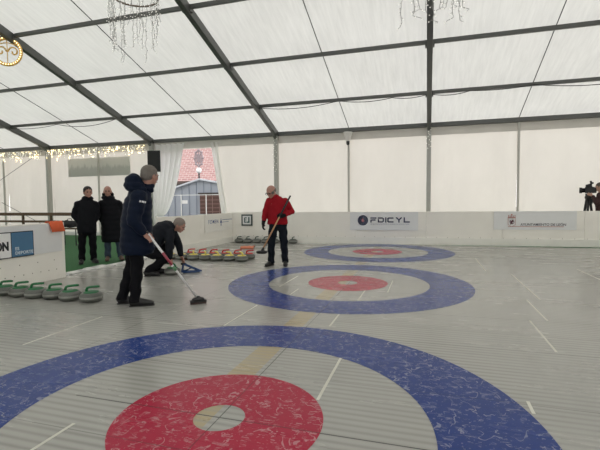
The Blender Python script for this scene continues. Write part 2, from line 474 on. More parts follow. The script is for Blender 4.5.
for a, b in zip(POSTS[:-1], POSTS[1:]):
    m_ = MB(); m_.box(((a+b)/2, 11.42, EZ+.0), (b-a-.13, .12, .13)); m_.build('eave_beam', ALU, fr, bevel=.01)
    m_ = MB(); m_.box(((a+b)/2, RIDGE, rz(RIDGE)-.03), (b-a-.13, .14, .12)); m_.build('ridge_beam', ALU, fr)
    u = (a+b)/2
    if not -6.6 < u < -6: m_ = MB(); m_.box((u, 11.40, 1.75), (.06, .06, 3.5)); m_.build('wall_pole', mat('thin_pole_grey', (.52, .51, .47), .5, .1), fr, bevel=.008)
    m_ = MB(); m_.tube([(u, 11.5, rz(11.5)+.03), (u, RIDGE, rz(RIDGE)+.03)], .011, 6); m_.build('roof_strap', mat('strap_dark', (.08, .08, .08), .7), fr)
# bracing wires in the leftmost visible bay
WIRE = mat('bracing_wire', (.12, .12, .12), .5)
m_ = MB(); m_.tube([(-18.8, 11.3, 1.1), (-13.9, 11.3, 3.45)], .010, 6); m_.build('bracing_wire', WIRE, fr)
m_ = MB(); m_.tube([(-16.3, 11.32, 1.35), (-13.9, 11.3, .35)], .010, 6); m_.build('bracing_wire', WIRE, fr)
m_ = MB(); m_.tube([(-18.7, 11.45, 3.45), (-13.95, 7.6, rz(7.6)-.1)], .012, 6); m_.build('bracing_wire', WIRE, fr)

# black cables sagging along the second purlin
CAB = mat('black_cable', (.015, .015, .015), .6)
def cable(pts, label):
    q = []
    for (a, b, sag) in pts:
        a, b = Vector(a), Vector(b)
        for i in range(12):
            t = i/12; p = a.lerp(b, t); p.z -= sag*4*t*(1-t); q.append(p)
    q.append(Vector(pts[-1][1]))
    m_ = MB(); m_.tube(q, .010, 6); tag(m_.build('power_cable', CAB, smooth=True), label=label, cat='cable', group='black cables hung along the roof beams')
zp = rz(9.8)-.06
cable([((-3.7, 9.78, zp), (-1.3, 9.78, zp+.03), .10), ((-1.3, 9.78, zp+.03), (.2, 9.78, zp), .07), ((.2, 9.78, zp), (1.1, 9.76, zp), .05)], 'black cable drooping under the roof beam left of the central rafter')
cable([((1.25, 9.76, zp), (2.2, 9.78, zp+.02), .06), ((2.2, 9.78, zp+.02), (3.7, 9.76, zp+.04), .04), ((3.7, 9.76, zp+.04), (6.1, 9.76, zp), .10)], 'black cable drooping under the roof beam right of the central rafter')
cable([((-13.8, 9.76, zp), (-11.5, 9.78, zp), .08), ((-11.5, 9.78, zp), (-8.9, 9.76, zp+.03), .16)], 'black cable drooping under the roof beam above the fairy lights')

# folded drape of the opening
def drape(s, t):
    z = .78 + (3.42-.78)*t
    ul = -8.55 - .05*(1-t) + .02*math.sin(z*3)
    ur = -8.12 + (.86)*t**.55 - .16*(1-t)
    u = ul + (ur-ul)*s
    a = .05 + .06*t
    y = 11.30 + a*math.sin(s*2*PI*5.5 + z*.7) + .03*math.sin(s*31+z*2)
    return (u, y, z)
tag(grid('curtain', drape, 90, 30, DRAPE), label='white pleated curtain gathered to the left of the tent opening', cat='curtain')
def drape2(s, t):
    z = .80 + (3.42-.80)*t
    u0 = -6.33 + .38*(1-t)
    return (u0 + (.22 + .05*t)*s, 11.47 + .02*math.sin(s*9+z), z)
tag(grid('curtain', drape2, 16, 20, DRAPE), label='narrow white curtain edge hanging at the right side of the opening', cat='curtain')

# grey see-through window panel in the wall above the two watching men
m_, n_ = nt('clouded_window_film')
b_ = N(n_, 'ShaderNodeBsdfDiffuse'); tr_ = N(n_, 'ShaderNodeBsdfTranslucent'); o_ = N(n_, 'ShaderNodeOutputMaterial'); mx_ = N(n_, 'ShaderNodeMixShader'); mx_.inputs[0].default_value = .5
n_.links.new(b_.outputs[0], mx_.inputs[1]); n_.links.new(tr_.outputs[0], mx_.inputs[2]); n_.links.new(mx_.outputs[0], o_.inputs[0])
tc_ = N(n_, 'ShaderNodeTexCoord'); P_ = tc_.outputs['Object']; s_ = N(n_, 'ShaderNodeSeparateXYZ'); n_.links.new(P_, s_.inputs[0])
hz_ = mathn(n_, 'ADD', s_.outputs[2], mathn(n_, 'MULTIPLY', noise(n_, mapping(n_, P_, (3, 0, .6)), 1.2, 5, .7), -.9))
cc_ = mixc(n_, ramp(n_, hz_, -.5, -.38), (.64, .65, .62), (.80, .80, .77))
n_.links.new(cc_, b_.inputs[0]); n_.links.new(mixc(n_, .5, cc_, cc_), tr_.inputs[0])
wn = empty('window_1', (-11.36, 11.53, 2.72), label='clouded plastic window in the tent wall behind the two men', kind='structure')
m1 = MB(); m1.box((0, 0, 0), (3.0, .012, .72)); m1.build('pane', m_, wn)

# ------------------------------------------------------------------ outside, seen through the opening
BR, bn = nt('pink_roof_tiles')
b_ = N(bn, 'ShaderNodeBsdfPrincipled'); o_ = N(bn, 'ShaderNodeOutputMaterial'); bn.links.new(b_.outputs[0], o_.inputs[0])
tc_ = N(bn, 'ShaderNodeTexCoord'); bt = N(bn, 'ShaderNodeTexBrick')
bt.inputs['Color1'].default_value = (.37, .205, .19, 1); bt.inputs['Color2'].default_value = (.29, .155, .145, 1); bt.inputs['Mortar'].default_value = (.47, .37, .35, 1)
bt.inputs['Scale'].default_value = 1; bt.inputs['Brick Width'].default_value = .42; bt.inputs['Row Height'].default_value = .22; bt.inputs['Mortar Size'].default_value = .02
bn.links.new(mapping(bn, tc_.outputs['Object'], (1, 1, 1)), bt.inputs['Vector']); bn.links.new(bt.outputs[0], b_.inputs['Base Color']); b_.inputs['Roughness'].default_value = .8
h = empty('tiled_building', (-14, 24, 0), .25, label='building with a large pink tiled roof behind the metal shed', cat='building')
m1 = MB(); m1.box((0, 3.2, 1.4), (24, 6, 2.8)); m1.build('wall', mat('brown_wall', (.10, .07, .06), .9), h)
rf = MB(); rf.box((0, 0, 0), (25, 11, .2)); rf.build('roof', BR, h, loc=(0, 3.9, 5.6), rot=(math.radians(42), 0, 0))
m1 = MB(); m1.box((0, -.15, 1.9+.62), (25, .12, .16)); m1.build('gutter', mat('dark_gutter', (.05, .045, .04), .6), h)

SHED = mat('shed_sheet_metal', (.34, .37, .42), .45, .2, .08, 2)
sh = empty('metal_shed', (-9.25, 16, 0), .10, label='grey-blue sheet metal shed with standing seams seen through the opening', cat='shed')
m1 = MB()
prof = [(-3.2, 1.55), (-.15, 2.36), (3.2, 1.62)]
vs = [(-3.2, 0, 0), (3.2, 0, 0), (3.2, 0, 1.72), (-.15, 0, 2.36), (-3.2, 0, 1.50)]
vs += [(x, 1.2, z) for x, y, z in vs]
m1.add(vs, [(0,1,2,3,4), (9,8,7,6,5), (0,5,6,1), (1,6,7,2), (4,9,5,0), (2,7,8,3), (3,8,9,4)])
m1.build('wall', SHED, sh)
m1 = MB()
for k in range(-8, 9):
    x = k*.38; zt = 2.36 - (-.15-x)*.282 if x < -.15 else 2.36 - (x+.15)*.191
    m1.box((x, -.015, zt/2), (.03, .04, zt))
m1.build('standing_seam', mat('seam_metal', (.25, .28, .33), .4, .3), sh)
m1 = MB(); m1.bar((-3.3, -.05, 1.47), (-.15, -.05, 2.40), .25, .07); m1.bar((-.15, -.05, 2.40), (3.3, -.05, 1.74), .25, .07)
m1.build('roof_edge', mat('edge_metal', (.55, .58, .62), .4), sh)
wd = MB(); wd.box((.48, -.05, 1.20), (1.30, .08, .95)); wo = wd.build('shutter', mat('brown_shutter', (.10, .05, .04), .7), sh)
m1 = MB()
for k in range(5): m1.box((.48, -.10, .82+k*.19), (1.26, .02, .03))
for k in range(3): m1.box((.12+k*.36, -.10, 1.2), (.03, .02, .93))
m1.build('shutter_slats', mat('shutter_slat', (.22, .14, .12), .7), wo)
m1 = MB(); m1.box((.48, -.08, 1.71), (1.42, .14, .07)); m1.build('lintel', mat('dark_gutter', (.05, .045, .04)), sh)
fe = empty('street_fence', (-8.9, 14, 0), .05, label='white tubular fence with a small white notice outside the opening', cat='fence')
for k in range(-1, 2):
    m1 = MB(); m1.tube([(k*1.2-.32, 0, 0), (k*1.2-.32, 0, 1.62)], .022, 8); m1.build('post', WHITE, fe)
m1 = MB(); m1.tube([(-1.8, 0, 1.60), (1.8, 0, 1.60)], .013, 8); m1.build('rail', WHITE, fe)
m1 = MB(); m1.box((-.12, -.04, 1.30), (.26, .02, .15)); m1.build('notice', mat('notice_white', (.85, .85, .85), .5), fe)
lp = empty('street_lamp', (-10.66, 18, 0), label='dark street lamp with a white globe and round wheel ornament', cat='street lamp')
m1 = MB(); m1.tube([(0, 0, 0), (0, 0, 2.85)], .045, 10); m1.build('pole', BLACKM, lp, True)
m1 = MB(); m1.ell((0, 0, 3.00), (.15, .15, .16)); m1.build('globe', mat('globe_glass', (.82, .80, .78), .3), lp, True)
m1 = MB()
def ringpts(c, r, n, ax='y', sx=1, sz=1):
    return [(c[0]+sx*r*math.cos(2*PI*k/n), c[1], c[2]+sz*r*math.sin(2*PI*k/n)) for k in range(n)]
m1.tube(ringpts((0, 0, 3.66), .40, 28, sx=.55), .045, 6, True)
m1.tube(ringpts((0, 0, 3.66), .20, 20, sx=.55), .04, 6, True)
for k in range(8):
    a = PI*k/4; m1.tube([(0, 0, 3.66), (.23*math.cos(a), 0, 3.66+.40*math.sin(a))], .035, 6)
    m1.ell((.25*math.cos(a), 0, 3.66+.44*math.sin(a)), .07, seg=8, rng=6)
m1.tube([(0, 0, 3.15), (0, 0, 3.3)], .03, 6)
m1.build('ornament', mat('ornament_grey', (.30, .24, .25), .6), lp)

# ------------------------------------------------------------------ barriers
BA = math.atan(.055)
bb = empty('rink_barrier', (-4.87, 9.994, 0), BA, label='long cream rink barrier along the back of the rink', cat='barrier')
x = 0; k = 0
while x < 13:
    w = 2.0
    m1 = MB(); m1.box((x+w/2, .04, .475), (w-.006, .06, .95)); m1.build('panel', BOARD, bb, bevel=.004)
    x += w
m1 = MB(); m1.box((6.5, .003, .10), (13, .02, .20)); m1.build('kick_strip', mat('kick_strip_pale', (.86, .85, .79), .5, 0, .06, 5), bb)
SCR = mat('screw_head', (.35, .32, .27), .5)
SM = MB(); SM.ell((0, 0, 0), (.010, .006, .010), seg=6, rng=4); SM = SM.mesh('screw')
for k in range(44): link('screw', SM, None if k else SCR, bb, (.2+k*.29, -.009, .215))
lb_ = empty('rink_barrier', (-4.8, 6.15, 0), PI/2, label='cream rink barrier at the left end, behind the crouching man', cat='barrier')
for k in range(2):
    w = 1.918; m1 = MB(); m1.box((k*w+w/2, .04, .465), (w-.001, .06, .93)); m1.build('panel', BOARD, lb_, bevel=.004)
m1 = MB(); m1.box((1.92, .003, .09), (3.84, .02, .18)); m1.build('kick_strip', MATS['kick_strip_pale'], lb_)
nb = empty('rink_barrier', (-4.8, -2.5, 0), PI/2, label='cream rink barrier at the left edge carrying the blue sign', cat='barrier')
for k in range(3):
    w = 2.013; m1 = MB(); m1.box((k*w+w/2, .04, .475), (w-.006, .06, .95)); m1.build('panel', BOARD, nb, bevel=.004)
for k in range(14):
    link('screw', SM, None, nb, (3.9+k*.15, .008, .17))
    if 3.95+k*.31 < 6.0: link('screw', SM, None, nb, (3.95+k*.31, .008, .33))

# signs.  local X = reading direction, face towards -Y
def strokes(mb, segs, w, d=.004):
    for a, b in segs:
        mb.bar((a[0], 0, a[1]), (b[0], 0, b[1]), d, w, up=(0, 0, 1) if abs(a[0]-b[0]) > 1e-6 else (1, 0, 0))
# FDICYL
s1 = empty('sponsor_sign', (-4.75+3.70, 10.0+.055*3.70-.004, 0), BA, label='grey sponsor sign reading FDICYL with round navy emblem on the back barrier', cat='sign')
m1 = MB(); m1.box((.975, 0, .675), (1.95, .008, .53)); m1.build('backing', BOARDG, s1)
m1 = MB(); m1.lathe([(.152, 0), (.152, .006)], 40); eb = m1.build('emblem', NAVYINK, s1, loc=(.38, -.006, .70), rot=(PI/2, 0, 0))
m1 = MB(); m1.lathe([(.130, 0), (.130, .001), (.123, .001), (.123, 0)], 40); m1.build('emblem_ring', mat('emblem_grey', (.20, .22, .30)), eb, loc=(0, 0, .006))
m1 = MB(); m1.box((-.005, -.01, .0075), (.05, .075, .003), (0, 0, .3)); m1.box((.0, .035, .0075), (.03, .04, .003), (0, 0, -.5)); m1.box((.022, -.02, .0075), (.03, .06, .003), (0, 0, -.3))
m1.build('emblem_figure', mat('emblem_pink', (.50, .20, .22)), eb)
L = MB(); H = .150; W = .175; z0 = .635; tk = .036; x = .60
def seg(a, b): L.bar((a[0], -.008, z0+a[1]), (b[0], -.008, z0+b[1]), .006, tk, up=(0, 0, 1) if abs(a[0]-b[0]) > abs(a[1]-b[1]) else (1, 0, 0))
h2 = tk/2
seg((x, H-h2), (x+W, H-h2)); seg((x+.03, H/2), (x+W*.85, H/2)); seg((x+h2, 0), (x+h2, H/2+.012)); x += .215        # F
seg((x, H-h2), (x+W-.03, H-h2)); seg((x, h2), (x+W-.03, h2)); seg((x+h2, 0), (x+h2, H-.05)); seg((x+W-h2, .02), (x+W-h2, H-.02)); x += .212   # D
seg((x+h2, 0), (x+h2, H)); x += .062                                                                                # I
seg((x+.02, H-h2), (x+W, H-h2)); seg((x+.02, h2), (x+W, h2)); seg((x+h2, .015), (x+h2, H-.015)); x += .24           # C
seg((x+.01, H), (x+W/2, H/2)); seg((x+W-.01, H), (x+W/2, H/2)); seg((x+W/2, 0), (x+W/2, H/2+.01)); x += .22         # Y
seg((x+h2, .01), (x+h2, H)); seg((x, h2), (x+W, h2))                                                                # L
L.build('lettering', NAVYINK, s1)
text_obj('small_lettering', 'FEDERACION DE DEPORTES DE INVIERNO DE CASTILLA Y LEON', .0385, mat('small_ink', (.25, .27, .36)), s1, (.60, -.006, .575), (PI/2, 0, 0), .001)
# AYUNTAMIENTO DE LEÓN
s2 = empty('sponsor_sign', (2.90, 10.0+.055*7.65-.006, 0), BA, label='grey sign reading AYUNTAMIENTO DE LEÓN with red lion crest on the back barrier', cat='sign')
m1 = MB(); m1.box((1.01, 0, .70), (2.02, .008, .50)); m1.build('backing', BOARDG, s2)
CR = mat('crest_red', (.42, .13, .09)); CRD = mat('crest_dark', (.10, .02, .04))
m1 = MB()
for a, b in (((.21, .62), (.21, .80)), ((.39, .62), (.39, .80)), ((.21, .80), (.39, .80)), ((.21, .62), (.30, .565)), ((.39, .62), (.30, .565))):
    m1.bar((a[0], -.006, a[1]), (b[0], -.006, b[1]), .006, .014, up=(0, 1, 0))
for k in range(5): m1.box((.22+k*.04, -.006, .845+.012*(k % 2 == 0)), (.014, .006, .055))
m1.box((.30, -.006, .82), (.20, .006, .016)); m1.box((.30, -.006, .895), (.03, .006, .03))
m1.build('crest_shield', CR, s2, loc=(.15, 0, -.035))
m1 = MB()
for c, d, r in (((.305, .69), (.035, .10), .5), ((.28, .72), (.05, .025), .6), ((.33, .655), (.05, .02), -.5), ((.28, .65), (.02, .05), .3), ((.325, .735), (.04, .035), 0), ((.262, .695), (.018, .05), -.4), ((.35, .70), (.045, .018), .7)):
    m1.box((c[0], -.008, c[1]), (d[0], .006, d[1]), (0, r, 0))
m1.build('lion', CRD, s2, loc=(.15, 0, -.035))
m1 = MB(); m1.box((1.04, -.006, .535), (1.36, .004, .012)); m1.build('underline', CR, s2)
text_obj('lettering', 'AYUNTAMIENTO DE LEÓN', .091, mat('sign_ink_dark', (.05, .05, .07)), s2, (.67, -.006, .56), (PI/2, 0, 0), .0015, bold=.0012)
# framed square mark
s3 = empty('square_sign', (-4.49, 10.012-.006, 0), BA, label='small square black framed sign beside the corner of the back barrier', cat='sign')
m1 = MB(); m1.box((.185, 0, .70), (.37, .008, .36)); m1.build('frame', mat('frame_ink', (.03, .05, .05)), s3, bevel=.003)
m1 = MB(); m1.box((.185, -.006, .70), (.28, .006, .27)); m1.build('face', BOARDW, s3)
m1 = MB()
m1.box((.11, -.011, .70), (.03, .005, .16)); m1.box((.145, -.011, .77), (.07, .005, .03)); m1.box((.14, -.011, .705), (.06, .005, .025)); m1.box((.145, -.011, .635), (.07, .005, .03))
m1.box((.255, -.011, .705), (.04, .005, .18)); m1.box((.222, -.011, .635), (.06, .005, .04))
m1.build('letters_EJ', mat('petrol_ink', (.02, .08, .085)), s3)
# small blue logo on the left end barrier
s4 = empty('sponsor_sign', (-4.798, 8.25, 0), PI/2, label='pale sign with thin blue lettering on the left end barrier', cat='sign')
m1 = MB(); m1.box((.87, 0, .66), (1.72, .008, .50)); m1.build('backing', mat('sign_sheet_pale', (.86, .845, .80)), s4)
BI = mat('blue_ink', (.10, .14, .30))
text_obj('lettering', 'FOMEN', .155, BI, s4, (.20, -.006, .655), (PI/2, 0, 0), .002, bold=.001, space=1.25)
m1 = MB()
for c, d, r in (((.96, .73), (.03, .10), 0), ((.96, .66), (.10, .03), 0), ((.92, .69), (.03, .06), .6), ((1.0, .69), (.03, .06), -.6), ((.96, .60), (.04, .07), 0)):
    m1.box((c[0], -.006, c[1]), (d[0], .005, d[1]), (0, r, 0))
m1.build('emblem', BI, s4)
m1 = MB(); m1.box((1.37, -.006, .74), (.66, .003, .016)); m1.box((1.25, -.006, .67), (.42, .003, .012)); m1.build('lines', BI, s4)
# LEÓN ES DEPORTE
s5 = empty('sponsor_sign', (-4.797, 1.345, 0), PI/2, label='black framed sign with blue square reading LEÓN ES DEPORTE on left barrier', cat='sign')
m1 = MB(); m1.box((1.05, .002, .70), (2.15, .006, .47)); m1.build('backing', BOARDW, s5)
m1 = MB(); m1.box((.93, -.006, .655), (1.30, .008, .39)); m1.build('frame', INK, s5)
m1 = MB(); m1.box((.75, -.012, .655), (.90, .006, .362)); m1.build('white_field', mat('field_white', (.86, .86, .86), .45, 0, .04), s5)
m1 = MB(); m1.box((1.390, -.012, .655), (.352, .006, .362)); m1.build('blue_field', mat('field_blue', (.075, .19, .33), .45, 0, .05), s5)
t5_ = text_obj('lettering', 'LEÓN', .172, INK, s5, (1.165, -.016, .585), (PI/2, 0, 0), .003, 'RIGHT', bold=.008)
text_obj('lettering', 'ES\nDEPORTE', .066, mat('letter_pale', (.62, .70, .76)), s5, (1.262, -.016, .570), (PI/2, 0, 0), .002, bold=.0015, space=1.08)

t5_.scale.x = .78
# orange cloth folded over the left barrier, orange cloth on the floor
def sheet(name, path, width, th, m, axis, **kw):
    """a folded sheet: path of (a,z) swept across width"""
    mb = MB(); n = len(path); K = 10; vs = []; fs = []
    nrm = []
    for i in range(n):
        a = Vector(path[min(i+1, n-1)]) - Vector(path[max(i-1, 0)]); a.normalize(); nrm.append((-a[1], a[0]))
    for side in (0, 1):
        for j in range(K+1):
            for i in range(n):
                a, z = path[i]; w = (j/K-.5)*width
                o = th*side; wob = .006*math.sin(j*1.7+i*.9)
                a += nrm[i][0]*(o+wob); z += nrm[i][1]*(o+wob)
                vs.append((a, w + .01*math.sin(i), z) if axis == 'x' else (w, a, z))
    B = n*(K+1)
    for j in range(K):
        for i in range(n-1):
            p = j*n+i; fs.append((p, p+1, p+n+1, p+n)); fs.append((B+p, B+p+n, B+p+n+1, B+p+1))
    for i in range(n-1):
        fs.append((i, B+i, B+i+1, i+1)); p = K*n+i; fs.append((p, p+1, B+p+1, B+p))
    for j in range(K):
        p = j*n; fs.append((p, p+n, B+p+n, B+p)); p = j*n+n-1; fs.append((p, B+p, B+p+n, p+n))
    mb.add(vs, fs); o = mb.build(name, m, smooth=True); tag(o, **kw); return o
o = sheet('orange_cloth', [(-.10, .80), (-.098, .90), (-.085, .957), (-.04, .968), (0, .966), (.012, .955), (.02, .92), (.055, .80)], .26, .008, ORANGE, 'x',
          label='orange cloth folded over the end of the left barrier', cat='cloth')
o.location = (-4.80, 3.36, 0)
o = sheet('orange_cloth', [(-.20, .012), (-.15, .04), (-.08, .05), (-.02, .04), (.06, .05), (.13, .035), (.20, .012)], .36, .012, mat('faded_orange_cloth', (.62, .20, .11), .8, 0, .12, 12), 'y',
          label='crumpled orange cloth lying on the floor behind the red and yellow stones', cat='cloth')
o.location = (-3.56, 8.38, 0); o.rotation_euler = (0, 0, .3)

# white threshold strip along the carpet
th_ = MB()
for k in range(5):
    th_.box((-4.98 - .04*math.sin(k*2.2), 3.72+.27+k*.52, .012), (.24+.05*math.sin(k*1.7), .50, .03), (0, 0, .03*math.sin(k*3)))
tag(th_.build('trim_2', mat('wet_white_plastic', (.68, .68, .66), .25, 0, .1, 8)), kind='structure', label='white plastic threshold between rink and green carpet')
db = MB()
random.seed(3)
for k in range(8): db.box((-4.93+random.uniform(-.15, .06), 3.62+random.uniform(-.06, .16), .012), (.10, .06, .02), (0, 0, random.uniform(0, 3)))
tag(db.build('ice_debris', WHITE), kind='stuff', label='small broken white pieces at the foot of the left barrier', cat='debris')

# ------------------------------------------------------------------ timber fence, bench, bag
f1 = empty('timber_fence', (-13.15, 8.4, 0), 0, label='brown timber rail fence behind the left barrier', cat='fence')
m1 = MB(); m1.box((0, 0, .94), (7.3, .10, .10)); m1.build('top_rail', WOOD, f1, bevel=.008)
m1 = MB(); m1.box((0, 0, .70), (7.3, .06, .07)); m1.build('lower_rail', WOOD, f1, bevel=.008)
for k in range(6):
    m1 = MB(); m1.box((2.72-k*1.18, 0, .45), (.06, .06, .88)); m1.build('post', WOOD, f1, bevel=.006)
bn_ = empty('bench', (-9.27, 8.0, 0), .15, label='dark folding bench with thin legs on the green carpet', cat='bench')
m1 = MB(); m1.box((0, 0, .51), (.75, .28, .035)); m1.build('seat', WOOD, bn_, bevel=.005)
for sx in (-.27, .27):
    m1 = MB(); m1.tube([(sx, -.11, 0), (sx, -.11, .49)], .015, 8); m1.tube([(sx, .11, 0), (sx, .11, .49)], .015, 8); m1.tube([(sx, -.11, .03), (sx, .11, .03)], .012, 8)
    m1.build('leg_frame', BLACKM, bn_)
bg = empty('black_bag', (-9.27, 8.0, .545), .15, label='black bag lying on the bench beside the left man in black', cat='bag')
m1 = MB(); m1.ell((0, 0, .10), (.22, .12, .11)); m1.ell((-.1, 0, .13), (.11, .1, .10)); m1.ell((.1, .02, .1), (.12, .1, .10)); m1.box((0, 0, .06), (.36, .18, .10))
blob('body', m1, mat('bag_fabric', (.012, .012, .014), .7, 0, .3, 20, .3), bg, .012, 4)
m1 = MB(); m1.tube([(-.1, 0, .17), (-.06, 0, .26), (.05, 0, .27), (.1, 0, .17)], .012, 8); m1.build('handle', BLACKM, bg, True)

# ------------------------------------------------------------------ speaker
sp = empty('loudspeaker', (-8.27, 10.9, 2.40), .35, label='black loudspeaker fixed high on the post beside the curtain', cat='speaker')
m1 = MB(); m1.add([(-.23, -.16, 0), (.23, -.16, 0), (.15, .16, 0), (-.15, .16, 0), (-.23, -.16, .74), (.23, -.16, .74), (.15, .16, .74), (-.15, .16, .74)],
                  [(3,2,1,0), (4,5,6,7), (0,1,5,4), (1,2,6,5), (2,3,7,6), (3,0,4,7)])
m1.build('cabinet', BLACKM, sp, bevel=.012)
m1 = MB(); m1.box((0, -.168, .37), (.40, .014, .68)); m1.build('grille', mat('speaker_grille', (.02, .02, .021), .6, .3, .3, 200), sp, bevel=.006)
m1 = MB(); m1.bar((-.12, .15, .4), (-.42, .55, .4), .04, .06); m1.build('bracket', ALU, sp)

# ------------------------------------------------------------------ small cone lamp under the eave
cl = empty('cone_lamp', (-1.30, 11.25, 3.06), label='small white cone lamp hanging under the eave beam', cat='lamp')
m1 = MB(); m1.lathe([(.055, .12), (.075, .17), (.15, .40), (.15, .41)], 20); m1.build('shade', mat('lamp_white', (.80, .78, .74), .4), cl, True)
m1 = MB(); m1.lathe([(.02, 0), (.05, .03), (.058, .12)], 16); m1.build('tip', BLACKM, cl, True)
m1 = MB(); m1.tube([(0, 0, .40), (0, .08, .46)], .02, 6); m1.build('mount', ALU, cl)

# ------------------------------------------------------------------ fairy lights
GLOW = mat('warm_bulb_glow', (1.0, .78, .42), .4, 0, .02, 5, 0, 4.0)
GLOWW = mat('white_bulb', (.85, .83, .78), .3, 0, .02, 5, 0, .45)
WIREC = mat('clear_wire', (.42, .40, .33), .5)
WIRED = mat('grey_wire', (.30, .30, .28), .5)
random.seed(11)
def garland(ua, ub, label):
    t = empty('fairy_lights', (ua, 11.28, 3.46), label=label, cat='fairy lights', group='icicle light garlands under the eave')
    m1 = MB(); w = ub-ua
    m1.tube([(w*i/30, .02*math.sin(i), -.02-.02*abs(math.sin(i*.9))) for i in range(31)], .010, 5); m1.build('main_wire', WIREC, t)
    n = int(w/.085)
    for i in range(n):
        x = w*(i+.5)/n; ln = random.choice((.12, .2, .28, .36, .42))*random.uniform(.8, 1.15)
        m1 = MB(); y = random.uniform(-.03, .03)
        pts = [(x+random.uniform(-.02, .02), y+random.uniform(-.01, .01), -ln*q/4) for q in range(5)]
        m1.cm = 0; m1.tube(pts, .004, 4)
        k = int(ln/.075)+1
        for q in range(k):
            z = -ln*(q+.6)/k; m1.cm = 1 if random.random() < .34 else 2
            m1.ell((x+random.uniform(-.03, .03), y+random.uniform(-.03, .0), z), random.uniform(.014, .025), seg=6, rng=4)
        m1.build('light_strand', [WIREC, GLOW, GLOWW], t)
    return t
garland(-18.6, -13.95, 'warm icicle fairy lights along the eave, left of the dark grey corner post')
garland(-13.75, -8.95, 'warm icicle fairy lights along the eave above the clouded window')
# lights twined on the post behind the speaker and the central post
def postlights(u, z0, z1, n, label, v=11.27):
    t = empty('fairy_lights', (u, v, 0), label=label, cat='fairy lights', group='tiny lights clinging to the tent posts')
    m1 = MB(); pts = [(.05*math.sin(i*1.9), -.01, z1+(z0-z1)*i/n) for i in range(n+1)]
    m1.cm = 0; m1.tube(pts, .005, 4); m1.cm = 1
    for p in pts: m1.ell((p[0]+random.uniform(-.03, .03), -.02, p[2]), .013, seg=6, rng=4)
    m1.build('light_strand', [WIREC, GLOWW], t)
postlights(1.18, 2.85, 3.45, 12, 'tiny white lights clinging to the top of the central post')
postlights(-3.79, 2.3, 3.45, 18, 'tiny white lights clinging to the post behind the man in red')

def chandelier(loc, label, top):
    t = empty('icicle_chandelier', loc, label=label, cat='chandelier', group='ring chandeliers of hanging icicle lights')
    m1 = MB()
    m1.tube([(.33*math.cos(2*PI*k/40), .33*math.sin(2*PI*k/40), 0) for k in range(40)], .013, 6, True)
    m1.build('ring', mat('bronze_wire_ring', (.20, .15, .11), .5, .3), t, True)
    m1 = MB()
    for k in range(4):
        a = PI/4+k*PI/2; m1.tube([(.33*math.cos(a), .33*math.sin(a), 0), (0, 0, .5)], .005, 5)
    m1.tube([(0, 0, .5), (0, 0, top-loc[2])], .006, 5)
    m1.build('suspension_wire', WIRED, t)
    for k in range(26):
        a = 2*PI*k/26 + random.uniform(-.08, .08); r = .33 if k % 3 else .32
        x, y = r*math.cos(a), r*math.sin(a); ln = random.choice((.35, .5, .62, .75, .86))*random.uniform(.85, 1.05)
        m1 = MB(); n = int(ln/.055); pts = []; dx = random.uniform(-.05, .05)
        for q in range(n+1):
            pts.append((x+dx*q/n+random.uniform(-.014, .014), y+random.uniform(-.014, .014), .04-ln*q/n))
        if random.random() < .35: pts.append((pts[-1][0]+random.choice((-.07, .07)), pts[-1][1], pts[-1][2]-.03))
        m1.cm = 0; m1.tube(pts, .0032, 4)
        for q, p in enumerate(pts[1:]):
            tw = (p[0]+random.choice((-1, 1))*random.uniform(.015, .035), p[1], p[2]-.018)
            m1.cm = 0; m1.tube([p, tw], .0026, 4)
            m1.cm = 1; m1.ell(tw, .0075, seg=6, rng=4)
        m1.build('light_strand', [WIRED, GLOWW], t)
    return t
chandelier((-2.88, 3.06, 4.225), 'ring chandelier of drooping icicle twigs hanging at upper left of the roof', rz(3.06))
chandelier((1.19, 3.06, 4.17), 'icicle twig chandelier hanging over the central rafter, mostly cut by the top edge', rz(3.06)-.15)

# golden medallion
md = empty('light_medallion', (-8.85, 5.90, 5.05), .55, label='round golden light ornament with scrolls hanging from the roof at top left', cat='light ornament')
GOLD = mat('gold_tinsel', (.62, .40, .13), .4, .2, .3, 30, 0, .15)
m1 = MB()
m1.tube(ringpts((0, 0, 0), .32, 36, sx=.95), .042, 8, True); m1.build('outer_hoop', GOLD, md, True)
m1 = MB()
for sg in (-1, 1):
    pts = []
    for k in range(22):
        a = k/21*3.6*PI*.5*1.2; r = .135*(1-k/26)
        pts.append((sg*(.14 - r*math.cos(a)*.9), 0, .0 + r*math.sin(a)))
    m1.tube(pts, .018, 6)
m1.tube([(-.25, 0, .16), (0, 0, .22), (.25, 0, .16)], .012, 6); m1.tube([(0, 0, -.30), (0, 0, .30)], .010, 6)
m1.build('scrolls', GOLD, md, True)
m1 = MB()
for k in range(34):
    a = 2*PI*k/34; m1.ell((.31*math.cos(a), -.045, .32*math.sin(a)), .012, seg=6, rng=4)
m1.build('bulbs', GLOW, md)
m1 = MB(); m1.tube([(-.1, 0, .31), (0, .02, rz(5.9)-5.05-.06), (.1, 0, .31)], .008, 6); m1.build('hanger', WIRED, md)

